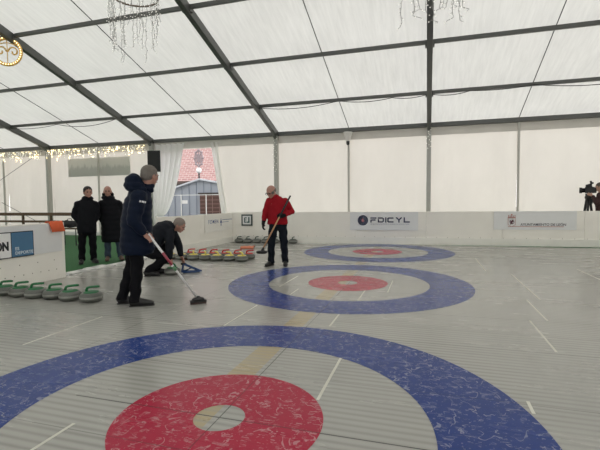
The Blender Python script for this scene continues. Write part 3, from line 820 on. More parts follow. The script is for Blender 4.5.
# ------------------------------------------------------------------ curling stones
def stone_proto(prefix, hm, label, cat, group, cap_m=None, extra=0):
    t = empty('curling_stone', (0, 0, 0), label=label, cat=cat, group=group)
    prof = [(.066, 0), (.074, .003), (.104, .007), (.127, .020), (.1375, .040), (.1400, .060), (.1385, .080), (.130, .100), (.112, .115), (.085, .121), (.060, .1225)]
    m1 = MB(); m1.lathe(prof, 36); m1.build('stone_body', GRANITE, t, True)
    m1 = MB(); m1.lathe([(.1375, .046), (.1412, .050), (.1418, .060), (.1412, .070), (.1375, .076)], 36); m1.build('striking_band', BANDM, t, True)
    m1 = MB(); m1.lathe([(.095, .116), (.093, .126), (.078, .134), (.030, .136), (.010, .136)], 28); m1.build('cap', cap_m or hm, t, True)
    m1 = MB()
    m1.tube([(-.058, 0, .130), (-.056, 0, .155), (-.045, 0, .177), (-.020, 0, .186), (.03, 0, .189), (.085, 0, .192), (.105, 0, .189)], [.018, .017, .017, .016, .016, .016, .013], 10)
    m1.build('handle', hm, t, True)
    return t
def place(proto, first, loc, rz_, label):
    o = proto if first else copy_thing(proto)
    o.location = loc; o.rotation_euler = (0, 0, rz_); o['label'] = label; return o
G1 = 'green-handled curling stones in a row by the left barrier'
p = stone_proto('g', GREENP, 'x', 'curling stone', G1)
gl = ['green-handled curling stone at the right end of the row by the left barrier', 'green-handled curling stone second from the right in the row by the left barrier',
      'green-handled curling stone third from the right in the row by the left barrier', 'green-handled curling stone third from the left in the row by the left barrier',
      'green-handled curling stone second from the left in the row by the left barrier', 'green-handled curling stone at the left photo edge, leftmost of its row']
gp = [(-2.995, 2.19), (-3.325, 2.18), (-3.62, 2.20), (-3.91, 2.18), (-4.20, 2.19), (-4.49, 2.20)]
for i, (x, y) in enumerate(gp): place(p, i == 0, (x, y, 0), .45+.12*math.sin(i*2.1), gl[i])
# stone being delivered
d1 = copy_thing(p); d1['label'] = 'green-handled curling stone under the hand of the crouching man'; del d1['group']
G2 = 'yellow-handled curling stones in the front row by the left end barrier'
p2 = stone_proto('y', YELLOW, 'x', 'curling stone', G2)
yx = [-2.645-.287*k for k in range(7)]
nm = ['rightmost', 'second from right', 'third from right', 'fourth, middle one', 'third from left, behind the blue stabiliser', 'second from left, behind the arm of the crouching man', 'leftmost, behind the knee of the crouching man']
for i, x in enumerate(yx): place(p2, i == 0, (x, 6.02+.008*math.sin(i*2.3)-.01*i, 0), 2.4+.3*math.sin(i*1.3), 'yellow-handled curling stone, ' + nm[i] + ' in its row')
G3 = 'red-handled curling stones in the row behind the yellow-handled ones'
p3 = stone_proto('r', REDP, 'x', 'curling stone', G3)
rx = [-2.64-.29*k for k in range(6)]
nm = ['rightmost and least hidden', 'second from right', 'third from right', 'third from left', 'second from left', 'leftmost']
for i, x in enumerate(rx): place(p3, i == 0, (x, 6.40-.01*i+.008*math.sin(i*1.7), 0), .4+.3*math.sin(i*1.9), 'red-handled curling stone, ' + nm[i] + ' of the row behind the yellow ones')
G4 = 'dark-handled curling stones lined up against the back barrier'
p4 = stone_proto('d', DKGREEN, 'x', 'curling stone', G4)
nm = ['at the left end of the row', 'second from the left', 'third from the left', 'just left of the man in red', 'behind the legs of the man in red', 'second from the right end', 'at the right end of the row']
for i in range(7):
    x = -4.50+.292*i; place(p4, i == 0, (x, 10.0+.055*(x+4.75)-.19, 0), 1.2+.3*math.sin(i*1.3), 'dark-handled curling stone against the back barrier, ' + nm[i])

# ------------------------------------------------------------------ people
def frame_of(f, u=(0, 0, 1)):
    f = Vector(f).normalized(); u = Vector(u); s = f.cross(u).normalized(); u = s.cross(f).normalized()
    return Matrix((f, s, u)).transposed(), f, s, u        # columns: forward, side(right-hand), up
def head_shapes(mb, c, f, R=.1, neck=None, chest=None):
    """c head centre; skull about 0.20 deep, 0.155 wide, 0.235 tall"""
    M, f, s, u = frame_of(f); c = Vector(c)
    k = R/.1
    mb.ell(c + u*.025*k - f*.008*k, (.098*k, .077*k, .092*k), M, 20, 14)
    mb.ell(c - u*.035*k + f*.028*k, (.062*k, .056*k, .075*k), M, 16, 10)       # face/jaw
    mb.ell(c - u*.088*k + f*.055*k, (.026*k, .028*k, .020*k), M)                # chin
    mb.ell(c + u*.018*k + f*.078*k, (.017*k, .052*k, .012*k), M)                # brow
    mb.cap(c + u*.008*k + f*.090*k, c - u*.030*k + f*.102*k, .007*k, .0125*k)    # nose
    mb.ell(c - u*.034*k + f*.094*k, (.010*k, .017*k, .008*k), M)
    mb.ell(c - u*.060*k + f*.083*k, (.014*k, .026*k, .010*k), M)                # mouth bulge
    for sg in (-1, 1):
        mb.ell(c + s*sg*.046*k - u*.022*k + f*.056*k, (.026*k, .020*k, .020*k), M)   # cheek
        mb.ell(c + s*sg*.079*k - u*.012*k - f*.004*k, (.021*k, .009*k, .034*k), M)   # ear
    if neck is not None: mb.cap(c - u*.06*k - f*.022*k, neck, .055*k, .062*k)
def face_parts(parent, c, f, R=.1, glasses=False, brow=HAIRG):
    M, f, s, u = frame_of(f); c = Vector(c); k = R/.1
    for sg in (-1, 1):
        m1 = MB(); m1.ell(c + s*sg*.030*k + u*.002*k + f*.083*k, (.010*k, .013*k, .0075*k), M); m1.build('eye', EYE, parent, True)
        m1 = MB(); m1.ell(c + s*sg*.030*k + u*.022*k + f*.092*k, (.006*k, .019*k, .004*k), M); m1.build('eyebrow', brow, parent, True)
    m1 = MB(); m1.ell(c - u*.060*k + f*.0945*k, (.006*k, .022*k, .0045*k), M); m1.build('mouth', LIP, parent, True)
    if glasses:
        m1 = MB()
        for sg in (-1, 1):
            cc = c + s*sg*.033*k + f*.108*k
            m1.tube([cc + s*.026*k*math.cos(a) + u*.018*k*math.sin(a) for a in [2*PI*q/16 for q in range(16)]], .003*k, 6, True)
            m1.tube([cc + s*sg*.026*k, c + s*sg*.082*k + u*.004*k], .003*k, 6)
        m1.tube([c - s*.008*k + f*.108*k, c + s*.008*k + f*.108*k], .003*k, 6)
        m1.build('glasses', BLACKM, parent, True)
def hand_shapes(mb, w, d, pn, th, curl=.9, k=1., fat=0.):
    """w wrist, d finger direction, pn palm normal (fingers curl towards it), th thumb side"""
    d = Vector(d).normalized(); pn = Vector(pn); pn = (pn - d*pn.dot(d)).normalized(); t = d.cross(pn)
    if t.dot(Vector(th)) < 0: t = -t
    w = Vector(w); M = Matrix((d, t, pn)).transposed()
    mb.ell(w + d*.045*k, (.050*k+fat, .040*k+fat, .017*k+fat), M, 14, 10)
    mb.cap(w - d*.01, w + d*.03*k, .026*k+fat, .028*k+fat)
    for i, (off, ln) in enumerate(((.030, .92), (.010, 1.0), (-.011, .94), (-.031, .76))):
        a = w + d*.080*k + t*off*k; seg_ = (.040*ln*k, .026*ln*k, .020*ln*k); ang = .25*curl; r = .0088*k+fat
        for q, l in enumerate(seg_):
            dd = d*math.cos(ang) + pn*math.sin(ang) + t*off*1.4
            dd.normalize(); b = a + dd*l; mb.cap(a, b, r*(1-.06*q), r*(.94-.06*q)); a = b; ang += curl*.75
    a = w + d*.022*k + t*.030*k; ang = .6
    for q, l in enumerate((.034*k, .028*k, .022*k)):
        dd = (d*.72 + t*math.cos(ang)*.75 + pn*math.sin(ang)*.75).normalized(); b = a + dd*l
        mb.cap(a, b, .0110*k+fat, .0098*k+fat); a = b; ang += .45*curl
def shoe(parent, an, toe, m, nm='shoe'):
    an, toe = Vector((an[0], an[1], 0)), Vector((toe[0], toe[1], 0)); d = (toe-an).normalized(); s = d.cross(Vector((0, 0, 1)))
    h = an - d*.055
    mb = MB(); mb.loft([(h + Vector((0, 0, .045)) - d*.012, .022, .032), (h + Vector((0, 0, .052)), .036, .05), (an + Vector((0, 0, .062)) + d*.02, .040, .055), (an.lerp(toe, .5) + Vector((0, 0, .045)), .044, .042),
                        (an.lerp(toe, .82) + Vector((0, 0, .035)), .048, .030), (toe + Vector((0, 0, .028)), .026, .020)], s, 14)
    mb.cap(an + Vector((0, 0, .05)), an + Vector((0, 0, .11)), .042, .044)
    o = blob(nm, mb, m, parent, .009, 4, floorz=.012)
    sb = MB(); sb.loft([(h + Vector((0, 0, .009)) - d*.01, .026, .009), (h + Vector((0, 0, .009)) + d*.02, .038, .009), (an.lerp(toe, .5) + Vector((0, 0, .009)), .042, .009), (an.lerp(toe, .85) + Vector((0, 0, .009)), .048, .009), (toe + Vector((0, 0, .009)) + d*.008, .028, .009)], s, 14)
    sb.build('sole', BLACKM, o, True)
    return o

def person(name, loc, rzr, J, look, side, label, skin, jacket, trousers, shoem, torso, trad, hands, hair=None, hemlegs=.105, armr=(.075, .068, .055),
           jdisp=None, collar=None, gloves=False, R=.1, glasses=False, brow=HAIRG, cuffz=None, jname='jacket', extra=None):
    """J: joints in the figure's own frame. torso: jacket rings; trad: trouser pelvis rings"""
    t = empty(name, loc, rzr, label=label, cat='person')
    J = {k: Vector(v) for k, v in J.items()}
    b = MB()
    head_shapes(b, J['head'], look, R, J['neck'])
    b.loft([(J['pelvis'] - (J['chest']-J['pelvis'])*.12, .14, .10), (J['pelvis'], .155, .11), (J['pelvis'].lerp(J['chest'], .45), .135, .095), (J['chest'], .165, .11),
            (J['chest'].lerp(J['neck'], .55), .15, .085), (J['neck'], .06, .055)], side, 20)
    for q in 'AB':
        b.cap(J['sh'+q], J['el'+q], .052, .041); b.cap(J['el'+q], J['wr'+q], .040, .027)
        b.cap(J['hip'+q], J['kn'+q], .078, .055); b.cap(J['kn'+q], J['an'+q], .054, .036)
        b.cap(J['an'+q], Vector((J['an'+q].x, J['an'+q].y, .05)), .036, .034)
        b.cap(Vector((J['an'+q].x, J['an'+q].y, .045)), Vector((J['toe'+q].x, J['toe'+q].y, .035)).lerp(Vector((J['an'+q].x, J['an'+q].y, .04)), .2), .030, .024)
        hd = hands[q]; hand_shapes(b, J['wr'+q], hd[0], hd[1], hd[2], hd[3])
    blob('body', b, skin, t, .0062, 3)
    face_parts(t, J['head'], look, R, glasses, brow)
    # trousers
    p_ = MB(); p_.loft(trad, side, 20)
    for q in 'AB':
        a = J['an'+q]; lo = Vector((a.x, a.y, max(.075, a.z-.01)))
        p_.cap(J['hip'+q], J['kn'+q], .098, .078); p_.cap(J['kn'+q], lo.lerp(J['kn'+q], .08), .076, .066)
        p_.tube([lo.lerp(J['kn'+q], .1), lo, lo-Vector((0, 0, .025))], [.066, .068, .070], 14)
    def td(co, nn): return .006*math.sin(co.z*34 + co.x*18 + co.y*9)
    blob('trousers', p_, trousers, t, .012, 4, td)
    # jacket
    j = MB(); j.loft(torso, side, 26)
    ra, rb, rc = armr
    for q in 'AB':
        j.cap(J['sh'+q], J['el'+q], ra, rb); w2 = J['wr'+q].lerp(J['el'+q], .06)
        j.cap(J['el'+q], J['wr'+q].lerp(J['el'+q], .22), rb, rc); j.tube([J['wr'+q].lerp(J['el'+q], .25), w2], [rc, rc*.92], 14)
        j.cap(J['chest'].lerp(J['neck'], .5), J['sh'+q], .095, ra)
    jo = blob(jname, j, jacket, t, .013, 4, jdisp or (lambda co, nn: .006*math.sin(co.z*30+co.x*14)*math.sin(co.x*20+co.y*26+co.z*8)))
    if collar:
        cm = MB()
        for kind_, *a in collar:
            if kind_ == 'c': cm.cap(*a)
            else: cm.ell(*a)
        blob('collar', cm, jacket, t, .012, 4, jdisp)
    if gloves:
        for q in 'AB':
            g = MB(); hd = hands[q]; hand_shapes(g, J['wr'+q], hd[0], hd[1], hd[2], hd[3], 1.02, .006)
            g.cap(J['wr'+q].lerp(J['el'+q], .16), J['wr'+q], .040, .036); blob('glove', g, GLOVE, t, .0065, 2)
    for q in 'AB': shoe(t, J['an'+q], J['toe'+q], shoem)
    if hair: hair(t, J['head'], look, R)
    for nm_, shp, m_ in (extra or []):
        shp_ = MB(); shp(shp_); blob(nm_, shp_, m_, t, .012, 4, jdisp if m_ is jacket else None)
    return t, jo, J
def hair_short(m, full=1.):
    def h_(t, c, f, R):
        M, f, s, u = frame_of(f); c = Vector(c); k = R/.1
        mb = MB()
        mb.ell(c + u*.040*k - f*.016*k, (.100*k, .0835*k, .088*k), M, 20, 14)
        mb.ell(c + u*.005*k - f*.045*k, (.068*k, .079*k, .080*k), M, 20, 14)
        for sg in (-1, 1): mb.ell(c + s*sg*.062*k + u*.022*k - f*.01*k, (.045*k, .022*k, .045*k), M)
        blob('hair', mb, m, t, .007, 3, lambda co, nn: .003*math.sin(co.x*210+co.z*90)*math.sin(co.y*230+co.z*160))
    return h_
def hair_fringe(m):
    def h_(t, c, f, R):
        M, f, s, u = frame_of(f); c = Vector(c); k = R/.1
        mb = MB()
        for i in range(15):
            a = PI*.32 + (2*PI-PI*.64)*i/14
            mb.ell(c + f*math.cos(a)*.090*k + s*math.sin(a)*.073*k + u*(.0-.015*math.cos(a))*k - f*.008*k, (.018*k, .016*k, .034*k), M, 10, 8)
        blob('hair', mb, m, t, .007, 3)
    return h_

PL = lambda c, a, b: (c, a, b)
# -- navy puffer man with the broom, feet at (-2.38, 2.15)
quilt = lambda co, nn: .007*abs(math.sin(co.z*PI/.085 + 1.2*math.sin(co.x*9+co.y*7))) + .004*math.sin(co.x*37+co.z*22) - .006
J1 = dict(pelvis=(.10, 0, .88), chest=(.15, 0, 1.22), neck=(.235, 0, 1.44), head=(.285, -.01, 1.60),
          shA=(.14, -.20, 1.33), elA=(.075, -.27, 1.06), wrA=(.19, -.28, .90), shB=(.21, .19, 1.33), elB=(.22, .25, 1.06), wrB=(.20, .12, .92),
          hipA=(.11, -.09, .86), knA=(.10, -.10, .47), anA=(.065, -.10, .09), toeA=(.285, -.13, 0),
          hipB=(.09, .09, .86), knB=(.04, .10, .48), anB=(-.075, .10, .09), toeB=(.11, .07, 0))
navy, njo, _ = person('person', (-2.38, 2.15, 0), .689, J1, (.80, .55, -.12), (0, 1, 0),
    'standing man in a navy hooded puffer jacket holding a striped broom, back half turned', SKIN2, NAVY, TROUS, SHOE,
    [((.115, 0, .635), .225, .185), ((.115, 0, .70), .24, .205), ((.11, 0, .9), .235, .190), ((.12, 0, 1.12), .235, .180), ((.145, 0, 1.28), .235, .165), ((.175, 0, 1.38), .19, .135), ((.21, 0, 1.45), .11, .10)],
    [((.10, 0, .70), .17, .12), ((.10, 0, .84), .18, .14), ((.10, 0, 1.0), .16, .12)],
    dict(A=((.75, -.15, -.62), (-.30, .9, -.35), (.5, .2, .8), 1.25), B=((.2, .1, -1), (-.2, -.9, 0), (1, 0, 0), .7)),
    hair=hair_short(HAIRG), armr=(.100, .085, .062), jdisp=quilt, R=.106,
    collar=[('e', (.20, 0, 1.43), (.13, .13, .06)), ('c', (.22, .09, 1.44), (.30, .06, 1.42), .04, .035), ('c', (.22, -.09, 1.44), (.30, -.06, 1.42), .04, .035), ('e', (.245, 0, 1.475), (.095, .10, .055))],
    extra=[('hood', lambda mb: (mb.ell((.11, -.01, 1.475), (.135, .17, .08)), mb.ell((.095, -.01, 1.54), (.105, .14, .09)), mb.cap((.08, -.12, 1.44), (.20, -.13, 1.42), .05, .045), mb.cap((.08, .12, 1.44), (.2, .12, 1.42), .05, .045)), NAVY)])
m1 = MB()
for i, (dx, dz, w) in enumerate(((0, 0, .018), (.022, -.003, .012), (.038, -.008, .016), (.056, -.012, .012))): m1.box((.155+dx, -.322, 1.285+dz), (w, .006, .022), (0, .2, 0))
m1.build('sleeve_logo', mat('logo_white', (.7, .7, .72)), navy)

# -- his broom
hb = empty('curling_broom', (-1.63, 2.43, 0), .689, label='curling broom with a white and red striped shaft held by the man in navy', cat='broom')
M1 = Matrix.Rotation(-.689, 3, 'Z')
org = Vector((-2.38, 2.15, 0)); inv = lambda p: M1 @ (Vector(p) - Vector((-1.63, 2.43, 0)))
def nl(p): return inv(org + Matrix.Rotation(.689, 3, 'Z') @ Vector(p))
hd_ = Vector((.80, -.285, .055)); tp_ = Vector((.215, -.285, .925))
def shaftp(t): return nl(tp_.lerp(hd_, t))
m1 = MB(); m1.tube([shaftp(0), shaftp(.97)], .0145, 12); sft = m1.build('shaft', mat('shaft_white', (.72, .72, .72), .3), hb, True)
for a, b_, c_ in ((.30, .48, (.36, .05, .08)), (.50, .56, (.10, .25, .12)), (.0, .03, (.02, .02, .02))):
    m1 = MB(); m1.tube([shaftp(a), shaftp(b_)], .0155, 12); m1.build('shaft_band', mat('band_%d' % int(a*100+5), c_, .35), sft, True)
m1 = MB(); c = nl(hd_); m1.tube([c+Vector((0, 0, .04)), c+Vector((0, 0, -.02))], [.022, .04], 12); m1.build('socket', BLACKM, hb, True)
m1 = MB(); m1.box(c+Vector((0, 0, -.022)), (.20, .075, .028)); m1.ell(c+Vector((0, 0, -.0)), (.08, .05, .03)); m1.build('head_plate', BLACKM, hb, bevel=.008)
m1 = MB(); m1.box(c+Vector((0, 0, -.042)), (.19, .07, .024)); m1.build('pad', mat('pad_brown', (.06, .035, .03), .9), hb, bevel=.004)

# -- crouching man
J2 = dict(pelvis=(-.13, 0, .47), chest=(.10, 0, .76), neck=(.23, 0, .845), head=(.345, -.02, .862),
          shA=(.17, -.16, .74), elA=(.16, -.22, .46), wrA=(.155, -.13, .27), shB=(.22, .16, .76), elB=(.335, .16, .49), wrB=(.372, .14, .285),
          hipA=(-.12, -.10, .43), knA=(.10, -.15, .30), anA=(-.20, -.12, .11), toeA=(-.01, -.13, 0),
          hipB=(-.10, .10, .45), knB=(.19, .14, .49), anB=(-.055, .12, .10), toeB=(.16, .12, 0))
person('person', (-3.35, 4.15, 0), .6216, J2, (.80, -.35, -.45), (0, 1, 0),
    'man in a charcoal jacket crouching to push the stone, one hand on the blue stabiliser', SKIN2, CHAR, TROUS, SHOE,
    [((-.22, 0, .42), .19, .15), ((-.14, 0, .55), .21, .17), ((-.03, 0, .70), .215, .165), ((.08, 0, .79), .215, .165), ((.17, 0, .835), .17, .13), ((.24, 0, .86), .09, .085)],
    [((-.20, 0, .33), .15, .12), ((-.15, 0, .43), .19, .16), ((-.08, 0, .55), .17, .14)],
    dict(A=((.35, .35, -.7), (.2, .5, -.6), (0, 1, .3), .9), B=((.3, -.1, -.75), (-.3, -.4, -.5), (-.6, -.6, 0), .9)),
    hair=hair_short(mat('cropped_grey_hair', (.24, .20, .17), .8, 0, .3, 90, .4)), armr=(.085, .07, .052), R=.105,
    collar=[('e', (.225, 0, .845), (.075, .085, .07))])
# stone and stabiliser
B2 = Vector((-3.35, 4.15, 0)); R2 = Matrix.Rotation(.6216, 3, 'Z')
d1.location = B2 + R2 @ Vector((.205, -.06, 0)); d1.rotation_euler = (0, 0, .6216+2.6)
st_ = empty('delivery_stabiliser', B2 + R2 @ Vector((.40, .03, 0)), .6216, label='blue triangular delivery stabiliser frame under the hand of the crouching man', cat='stabiliser')
A_, A2_, T_, P_ = Vector((-.03, -.03, .022)), Vector((-.02, .13, .022)), Vector((.30, -.03, .022)), Vector((.0, .02, .165))
m1 = MB(); m1.tube([A_, A2_, T_], .023, 10, True); m1.build('base_frame', BLUEP, st_, True)
m1 = MB(); m1.bar(P_, T_, .040, .040); m1.build('brace', BLUEP, st_, bevel=.006)
m1 = MB(); m1.bar(A_, P_, .030, .030); m1.bar(A2_, P_, .03, .03); m1.bar((P_+T_)/2, (A_+A2_)/2+Vector((.03, 0, 0)), .02, .02); m1.build('upright', BLUEP, st_, bevel=.006)
m1 = MB(); m1.tube([P_+Vector((-.045, -.02, .0)), P_+Vector((.05, .0, .0))], .018, 10); m1.build('grip', BLACKM, st_, True)
m1 = MB()
for q in (A_, A2_, T_): m1.lathe([(.022, 0), (.024, .004), (.022, .010)], 14, (q.x, q.y, -.0))
m1.build('glide_feet', WHITE, st_)

# -- man in red
J3 = dict(pelvis=(.065, 0, .86), chest=(.05, -.01, 1.13), neck=(.00, -.03, 1.345), head=(-.062, -.088, 1.462),
          shA=(-.115, .02, 1.28), elA=(-.195, .03, 1.03), wrA=(-.225, -.03, .865), shB=(.21, .0, 1.28), elB=(.345, .03, 1.075), wrB=(.185, -.16, 1.00),
          hipA=(-.015, 0, .84), knA=(-.075, -.04, .45), anA=(-.08, .01, .09), toeA=(-.19, -.14, 0),
          hipB=(.145, 0, .84), knB=(.175, -.03, .45), anB=(.195, .0, .09), toeB=(.20, -.20, 0))
person('person', (-1.73, 5.62, 0), .3564, J3, (-.62, -.60, -.42), (.97, -.2, 0),
    'man in a red jacket and glasses standing with a broom by the back barrier', SKIN2, REDC, DENIMD, SHOE,
    [((.055, 0, .82), .205, .125), ((.055, 0, .90), .195, .125), ((.055, 0, 1.05), .185, .125), ((.05, 0, 1.20), .195, .125), ((.035, -.01, 1.29), .15, .10), ((.0, -.03, 1.36), .075, .075)],
    [((.065, 0, .74), .15, .10), ((.065, 0, .84), .165, .11), ((.06, 0, .95), .15, .10)],
    dict(A=((-.1, -.25, -.95), (.9, -.2, 0), (-.3, -.9, 0), .8), B=((-.80, -.35, -.1), (.1, .85, -.3), (-.2, 0, .9), 1.35)),
    hair=hair_fringe(HAIRG), armr=(.070, .058, .048), gloves=True, glasses=True, R=.104,
    collar=[('e', (-.005, -.03, 1.365), (.10, .09, .06)), ('e', (.02, 0, 1.335), (.14, .09, .055))])
B3 = Vector((-1.73, 5.62, 0)); R3_ = Matrix.Rotation(.3564, 3, 'Z')
rb_ = empty('curling_broom', B3 + R3_ @ Vector((-.25, -.42, 0)), .3564, label='curling broom with a pale wooden shaft held across by the man in red', cat='broom')
O_ = Vector((-.25, -.42, 0)); Hh = Vector((-.25, -.42, .345)) - O_; Tt = Vector((.30, -.075, 1.36)) - O_
m1 = MB(); m1.tube([Hh, Tt], .0145, 12); s_ = m1.build('shaft', mat('shaft_wood', (.50, .27, .13), .5), rb_, True)
m1 = MB(); m1.tube([Hh.lerp(Tt, .62), Hh.lerp(Tt, 1.02)], .0165, 12); m1.build('grip', BLACKM, s_, True)
m1 = MB(); m1.ell(Hh+Vector((0, 0, -.015)), (.115, .05, .028)); m1.tube([Hh+Vector((0, 0, -.02)), Hh.lerp(Tt, .06)], [.035, .02], 12); m1.build('head_plate', BLACKM, rb_, True)
m1 = MB(); m1.ell(Hh+Vector((0, 0, -.036)), (.105, .045, .02)); m1.build('bristles', mat('dark_bristles', (.02, .015, .015), .95), rb_, True)

# -- watching man, short coat
J4 = dict(pelvis=(-.01, 0, .84), chest=(.0, 0, 1.14), neck=(.015, -.005, 1.37), head=(.025, -.02, 1.505),
          shA=(-.165, 0, 1.245), elA=(-.235, .03, 1.02), wrA=(-.15, -.02, .86), shB=(.155, 0, 1.245), elB=(.185, .03, 1.02), wrB=(.10, -.02, .86),
          hipA=(-.09, 0, .82), knA=(-.12, -.02, .45), anA=(-.135, .01, .09), toeA=(-.16, -.20, 0),
          hipB=(.07, 0, .82), knB=(.085, -.02, .45), anB=(.09, .01, .09), toeB=(.16, -.17, 0))
pock = dict(A=((.45, -.1, -.85), (.9, .3, 0), (0, -1, 0), .8), B=((-.45, -.1, -.85), (-.9, .3, 0), (0, -1, 0), .8))
puff = lambda co, nn: .008*abs(math.sin(co.z*PI/.11)) - .004
person('person', (-5.77, 5.06, 0), .7658, J4, (.25, -1, -.05), (1, 0, 0),
    'man in a short black coat, hands in pockets, left of the two watching men', SKIN2, BLACKC, TROUS, SHOE,
    [((-.02, 0, .63), .185, .14), ((-.02, 0, .72), .19, .15), ((-.01, 0, .95), .185, .145), ((0, 0, 1.15), .195, .14), ((.005, 0, 1.28), .17, .115), ((.01, 0, 1.38), .09, .085)],
    [((-.01, 0, .70), .15, .11), ((-.01, 0, .82), .16, .12), ((-.01, 0, .95), .15, .11)], pock, hair=hair_short(HAIRD), armr=(.085, .078, .065), R=.103, brow=HAIRD, jname='coat',
    collar=[('e', (.015, 0, 1.375), (.12, .11, .055)), ('e', (.015, .04, 1.39), (.11, .07, .05))])
# -- watching man, long coat
def sh_(p, dx, dz=0): return (p[0]+dx, p[1], p[2]+dz)
J5 = {k: v for k, v in J4.items()}
J5.update(dict(pelvis=(-.02, 0, .86), chest=(-.045, 0, 1.16), neck=(-.08, -.005, 1.39), head=(-.09, -.02, 1.53), shA=(-.215, 0, 1.255), elA=(-.285, .03, 1.02), wrA=(-.19, -.02, .86), shB=(.12, 0, 1.255),
               elB=(.18, .03, 1.02), wrB=(.09, -.02, .86), hipA=(-.10, 0, .84), knA=(-.12, -.02, .46), anA=(-.13, .01, .09), toeA=(-.15, -.20, 0), hipB=(.07, 0, .84), knB=(.10, -.02, .46), anB=(.13, .01, .09), toeB=(.17, -.18, 0)))
person('person', (-5.54, 5.55, 0), .7161, J5, (-.02, -1, -.05), (1, 0, 0),
    'man in a long black hooded coat and jeans, right of the two watching men', SKIN2, BLACKC, DENIM, SHOEB,
    [((-.025, 0, .41), .215, .15), ((-.025, 0, .5), .225, .16), ((-.03, 0, .8), .215, .155), ((-.045, 0, 1.12), .215, .145), ((-.06, 0, 1.28), .19, .12), ((-.08, 0, 1.40), .09, .085)],
    [((-.01, 0, .72), .15, .11), ((-.01, 0, .84), .16, .12), ((-.01, 0, .97), .15, .11)], pock, hair=None, armr=(.088, .08, .066), R=.101, brow=HAIRD, jname='coat', jdisp=puff,
    collar=[('e', (-.085, 0, 1.40), (.12, .11, .05))],
    extra=[('hood', lambda mb: (mb.ell((-.085, .07, 1.45), (.125, .07, .095)), mb.cap((-.185, .02, 1.40), (-.12, .0, 1.37), .04, .04), mb.cap((.015, .02, 1.40), (-.05, .0, 1.37), .04, .04)), BLACKC),
           ('hair', lambda mb: (mb.ell((-.09, .015, 1.57), (.078, .095, .062)),), mat('thin_hair', (.14, .09, .07), .7))])

# -- camera operator behind the back barrier at the right edge
J6 = dict(pelvis=(-.02, 0, .92), chest=(-.05, 0, 1.22), neck=(-.08, 0, 1.44), head=(-.115, -.01, 1.585),
          shA=(-.06, -.18, 1.36), elA=(-.16, -.24, 1.16), wrA=(-.27, -.10, 1.36), shB=(-.06, .18, 1.36), elB=(-.16, .22, 1.14), wrB=(-.30, .10, 1.30),
          hipA=(-.02, -.09, .9), knA=(-.03, -.09, .5), anA=(-.01, -.10, .09), toeA=(-.20, -.12, 0), hipB=(-.02, .09, .9), knB=(-.03, .1, .5), anB=(.0, .10, .09), toeB=(-.2, .12, 0))
person('person', (5.72, 11.08, 0), -.333, J6, (-1, -.05, -.05), (0, 1, 0),
    'person in dark maroon clothes operating the video camera at the right photo edge', SKIN, mat('maroon_fabric', (.035, .012, .012), .8, 0, .3, 20, .3), TROUS, SHOE,
    [((-.02, 0, .82), .19, .16), ((-.04, 0, 1.05), .19, .16), ((-.05, 0, 1.25), .20, .15), ((-.06, 0, 1.38), .16, .12), ((-.08, 0, 1.45), .08, .08)],
    [((-.02, 0, .78), .16, .11), ((-.02, 0, .9), .17, .12), ((-.02, 0, 1.0), .15, .11)],
    dict(A=((-.8, .2, .4), (.1, .9, -.1), (0, 0, 1), .9), B=((-.8, -.2, .3), (.1, -.9, 0), (0, 0, 1), .9)), hair=hair_short(mat('brown_grey_hair', (.10, .08, .065), .8, 0, .3, 90, .4)), armr=(.075, .065, .05))
B6 = Vector((5.72, 11.08, 0)); R6 = Matrix.Rotation(-.333, 3, 'Z')
vc = empty('video_camera', B6 + R6 @ Vector((-.36, 0, 1.42)), -.333, label='black broadcast video camera on a tripod above the barrier at right', cat='video camera')
m1 = MB(); m1.box((.03, 0, .09), (.22, .13, .17)); m1.box((.13, 0, .08), (.10, .12, .14)); m1.box((.0, 0, .19), (.14, .07, .05)); m1.build('camera_body', BLACKM, vc, bevel=.012)
m1 = MB(); m1.tube([(-.08, 0, .085), (-.14, 0, .085), (-.145, 0, .085), (-.21, 0, .085)], [.060, .064, .078, .082], 16); m1.build('lens', mat('lens_black', (.01, .01, .012), .2), vc, True)
m1 = MB(); m1.tube([(-.06, 0, .15), (-.05, 0, .20), (.06, 0, .21), (.09, 0, .15)], .014, 8); m1.build('carry_handle', BLACKM, vc, True)
m1 = MB(); m1.box((.0, -.09, .22), (.13, .06, .06), (0, -.3, 0)); m1.tube([(0, -.05, .15), (0, -.08, .2)], .015, 8); m1.build('viewfinder', BLACKM, vc, bevel=.008)
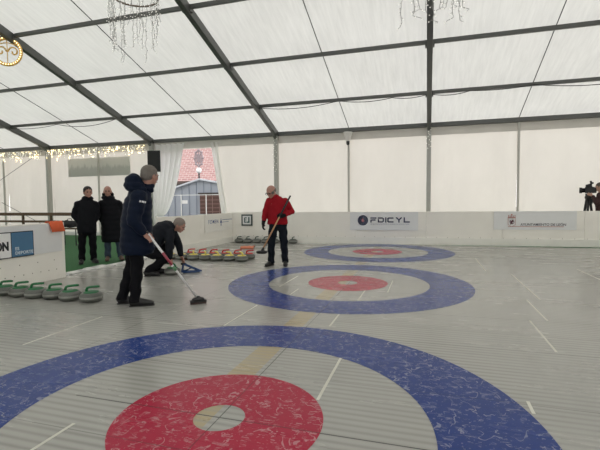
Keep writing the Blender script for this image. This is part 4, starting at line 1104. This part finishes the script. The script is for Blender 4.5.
m1 = MB(); m1.tube([(.06, .03, .20), (.045, .03, .34)], [.02, .028], 10); m1.box((.085, .03, .28), (.05, .03, .05)); m1.build('microphone', BLACKM, vc, True)
tpd = empty('tripod', B6 + R6 @ Vector((-.36, 0, 0)), -.333, label='black camera tripod standing behind the back barrier at right', cat='tripod')
m1 = MB(); m1.box((0, 0, 1.385), (.14, .10, .06)); m1.lathe([(.06, 0), (.085, .03), (.085, .08), (.06, .10)], 14, (0, 0, 1.255)); m1.box((.03, 0, 1.20), (.14, .12, .14)); m1.box((.12, .06, 1.33), (.22, .02, .02), (0, .4, 0)); m1.build('head', BLACKM, tpd, bevel=.006)
for k in range(3):
    a = 2*PI*k/3 + .5; m1 = MB(); m1.tube([(.04*math.cos(a), .04*math.sin(a), 1.27), (.24*math.cos(a), .24*math.sin(a), .0)], [.034, .020], 8); m1.build('leg', BLACKM, tpd, True)

# ------------------------------------------------------------------ daylight
w = bpy.data.worlds.new('overcast'); S.world = w; w.use_nodes = True
n = w.node_tree; n.nodes.clear()
bgk = N(n, 'ShaderNodeBackground'); o = N(n, 'ShaderNodeOutputWorld'); n.links.new(bgk.outputs[0], o.inputs[0])
bgk.inputs[0].default_value = (.985, .99, 1.0, 1); bgk.inputs[1].default_value = 2.05

# ------------------------------------------------------------------ camera
cam = bpy.data.cameras.new('camera'); co = bpy.data.objects.new('camera', cam); COL.objects.link(co)
cam.sensor_width = 36; cam.lens = 418.892/600*36; cam.clip_start = .05; cam.clip_end = 400
Rv = Vector((.9565150369977419, .2915364131372854, -.009246827145260756)); Uv = Vector((-.007263144844618907, .055497832369839205, .9984323899639952)); Fv = Vector((-.2915925765930511, .9549484333812456, -.055201982378627994))
Mx = Matrix((Rv, Uv, -Fv)).transposed().to_4x4(); Mx.translation = Vector((1.1628652386942493, -2.1495765804149, 1.2608644337983326))
co.matrix_world = Mx
S.camera = co
S.view_settings.view_transform = 'Standard'; S.view_settings.look = 'None'; S.view_settings.gamma = 1; S.view_settings.exposure = .17
S.view_settings.use_curve_mapping = False
S.cycles.max_bounces = 12; S.cycles.diffuse_bounces = 6; S.cycles.use_denoising = True
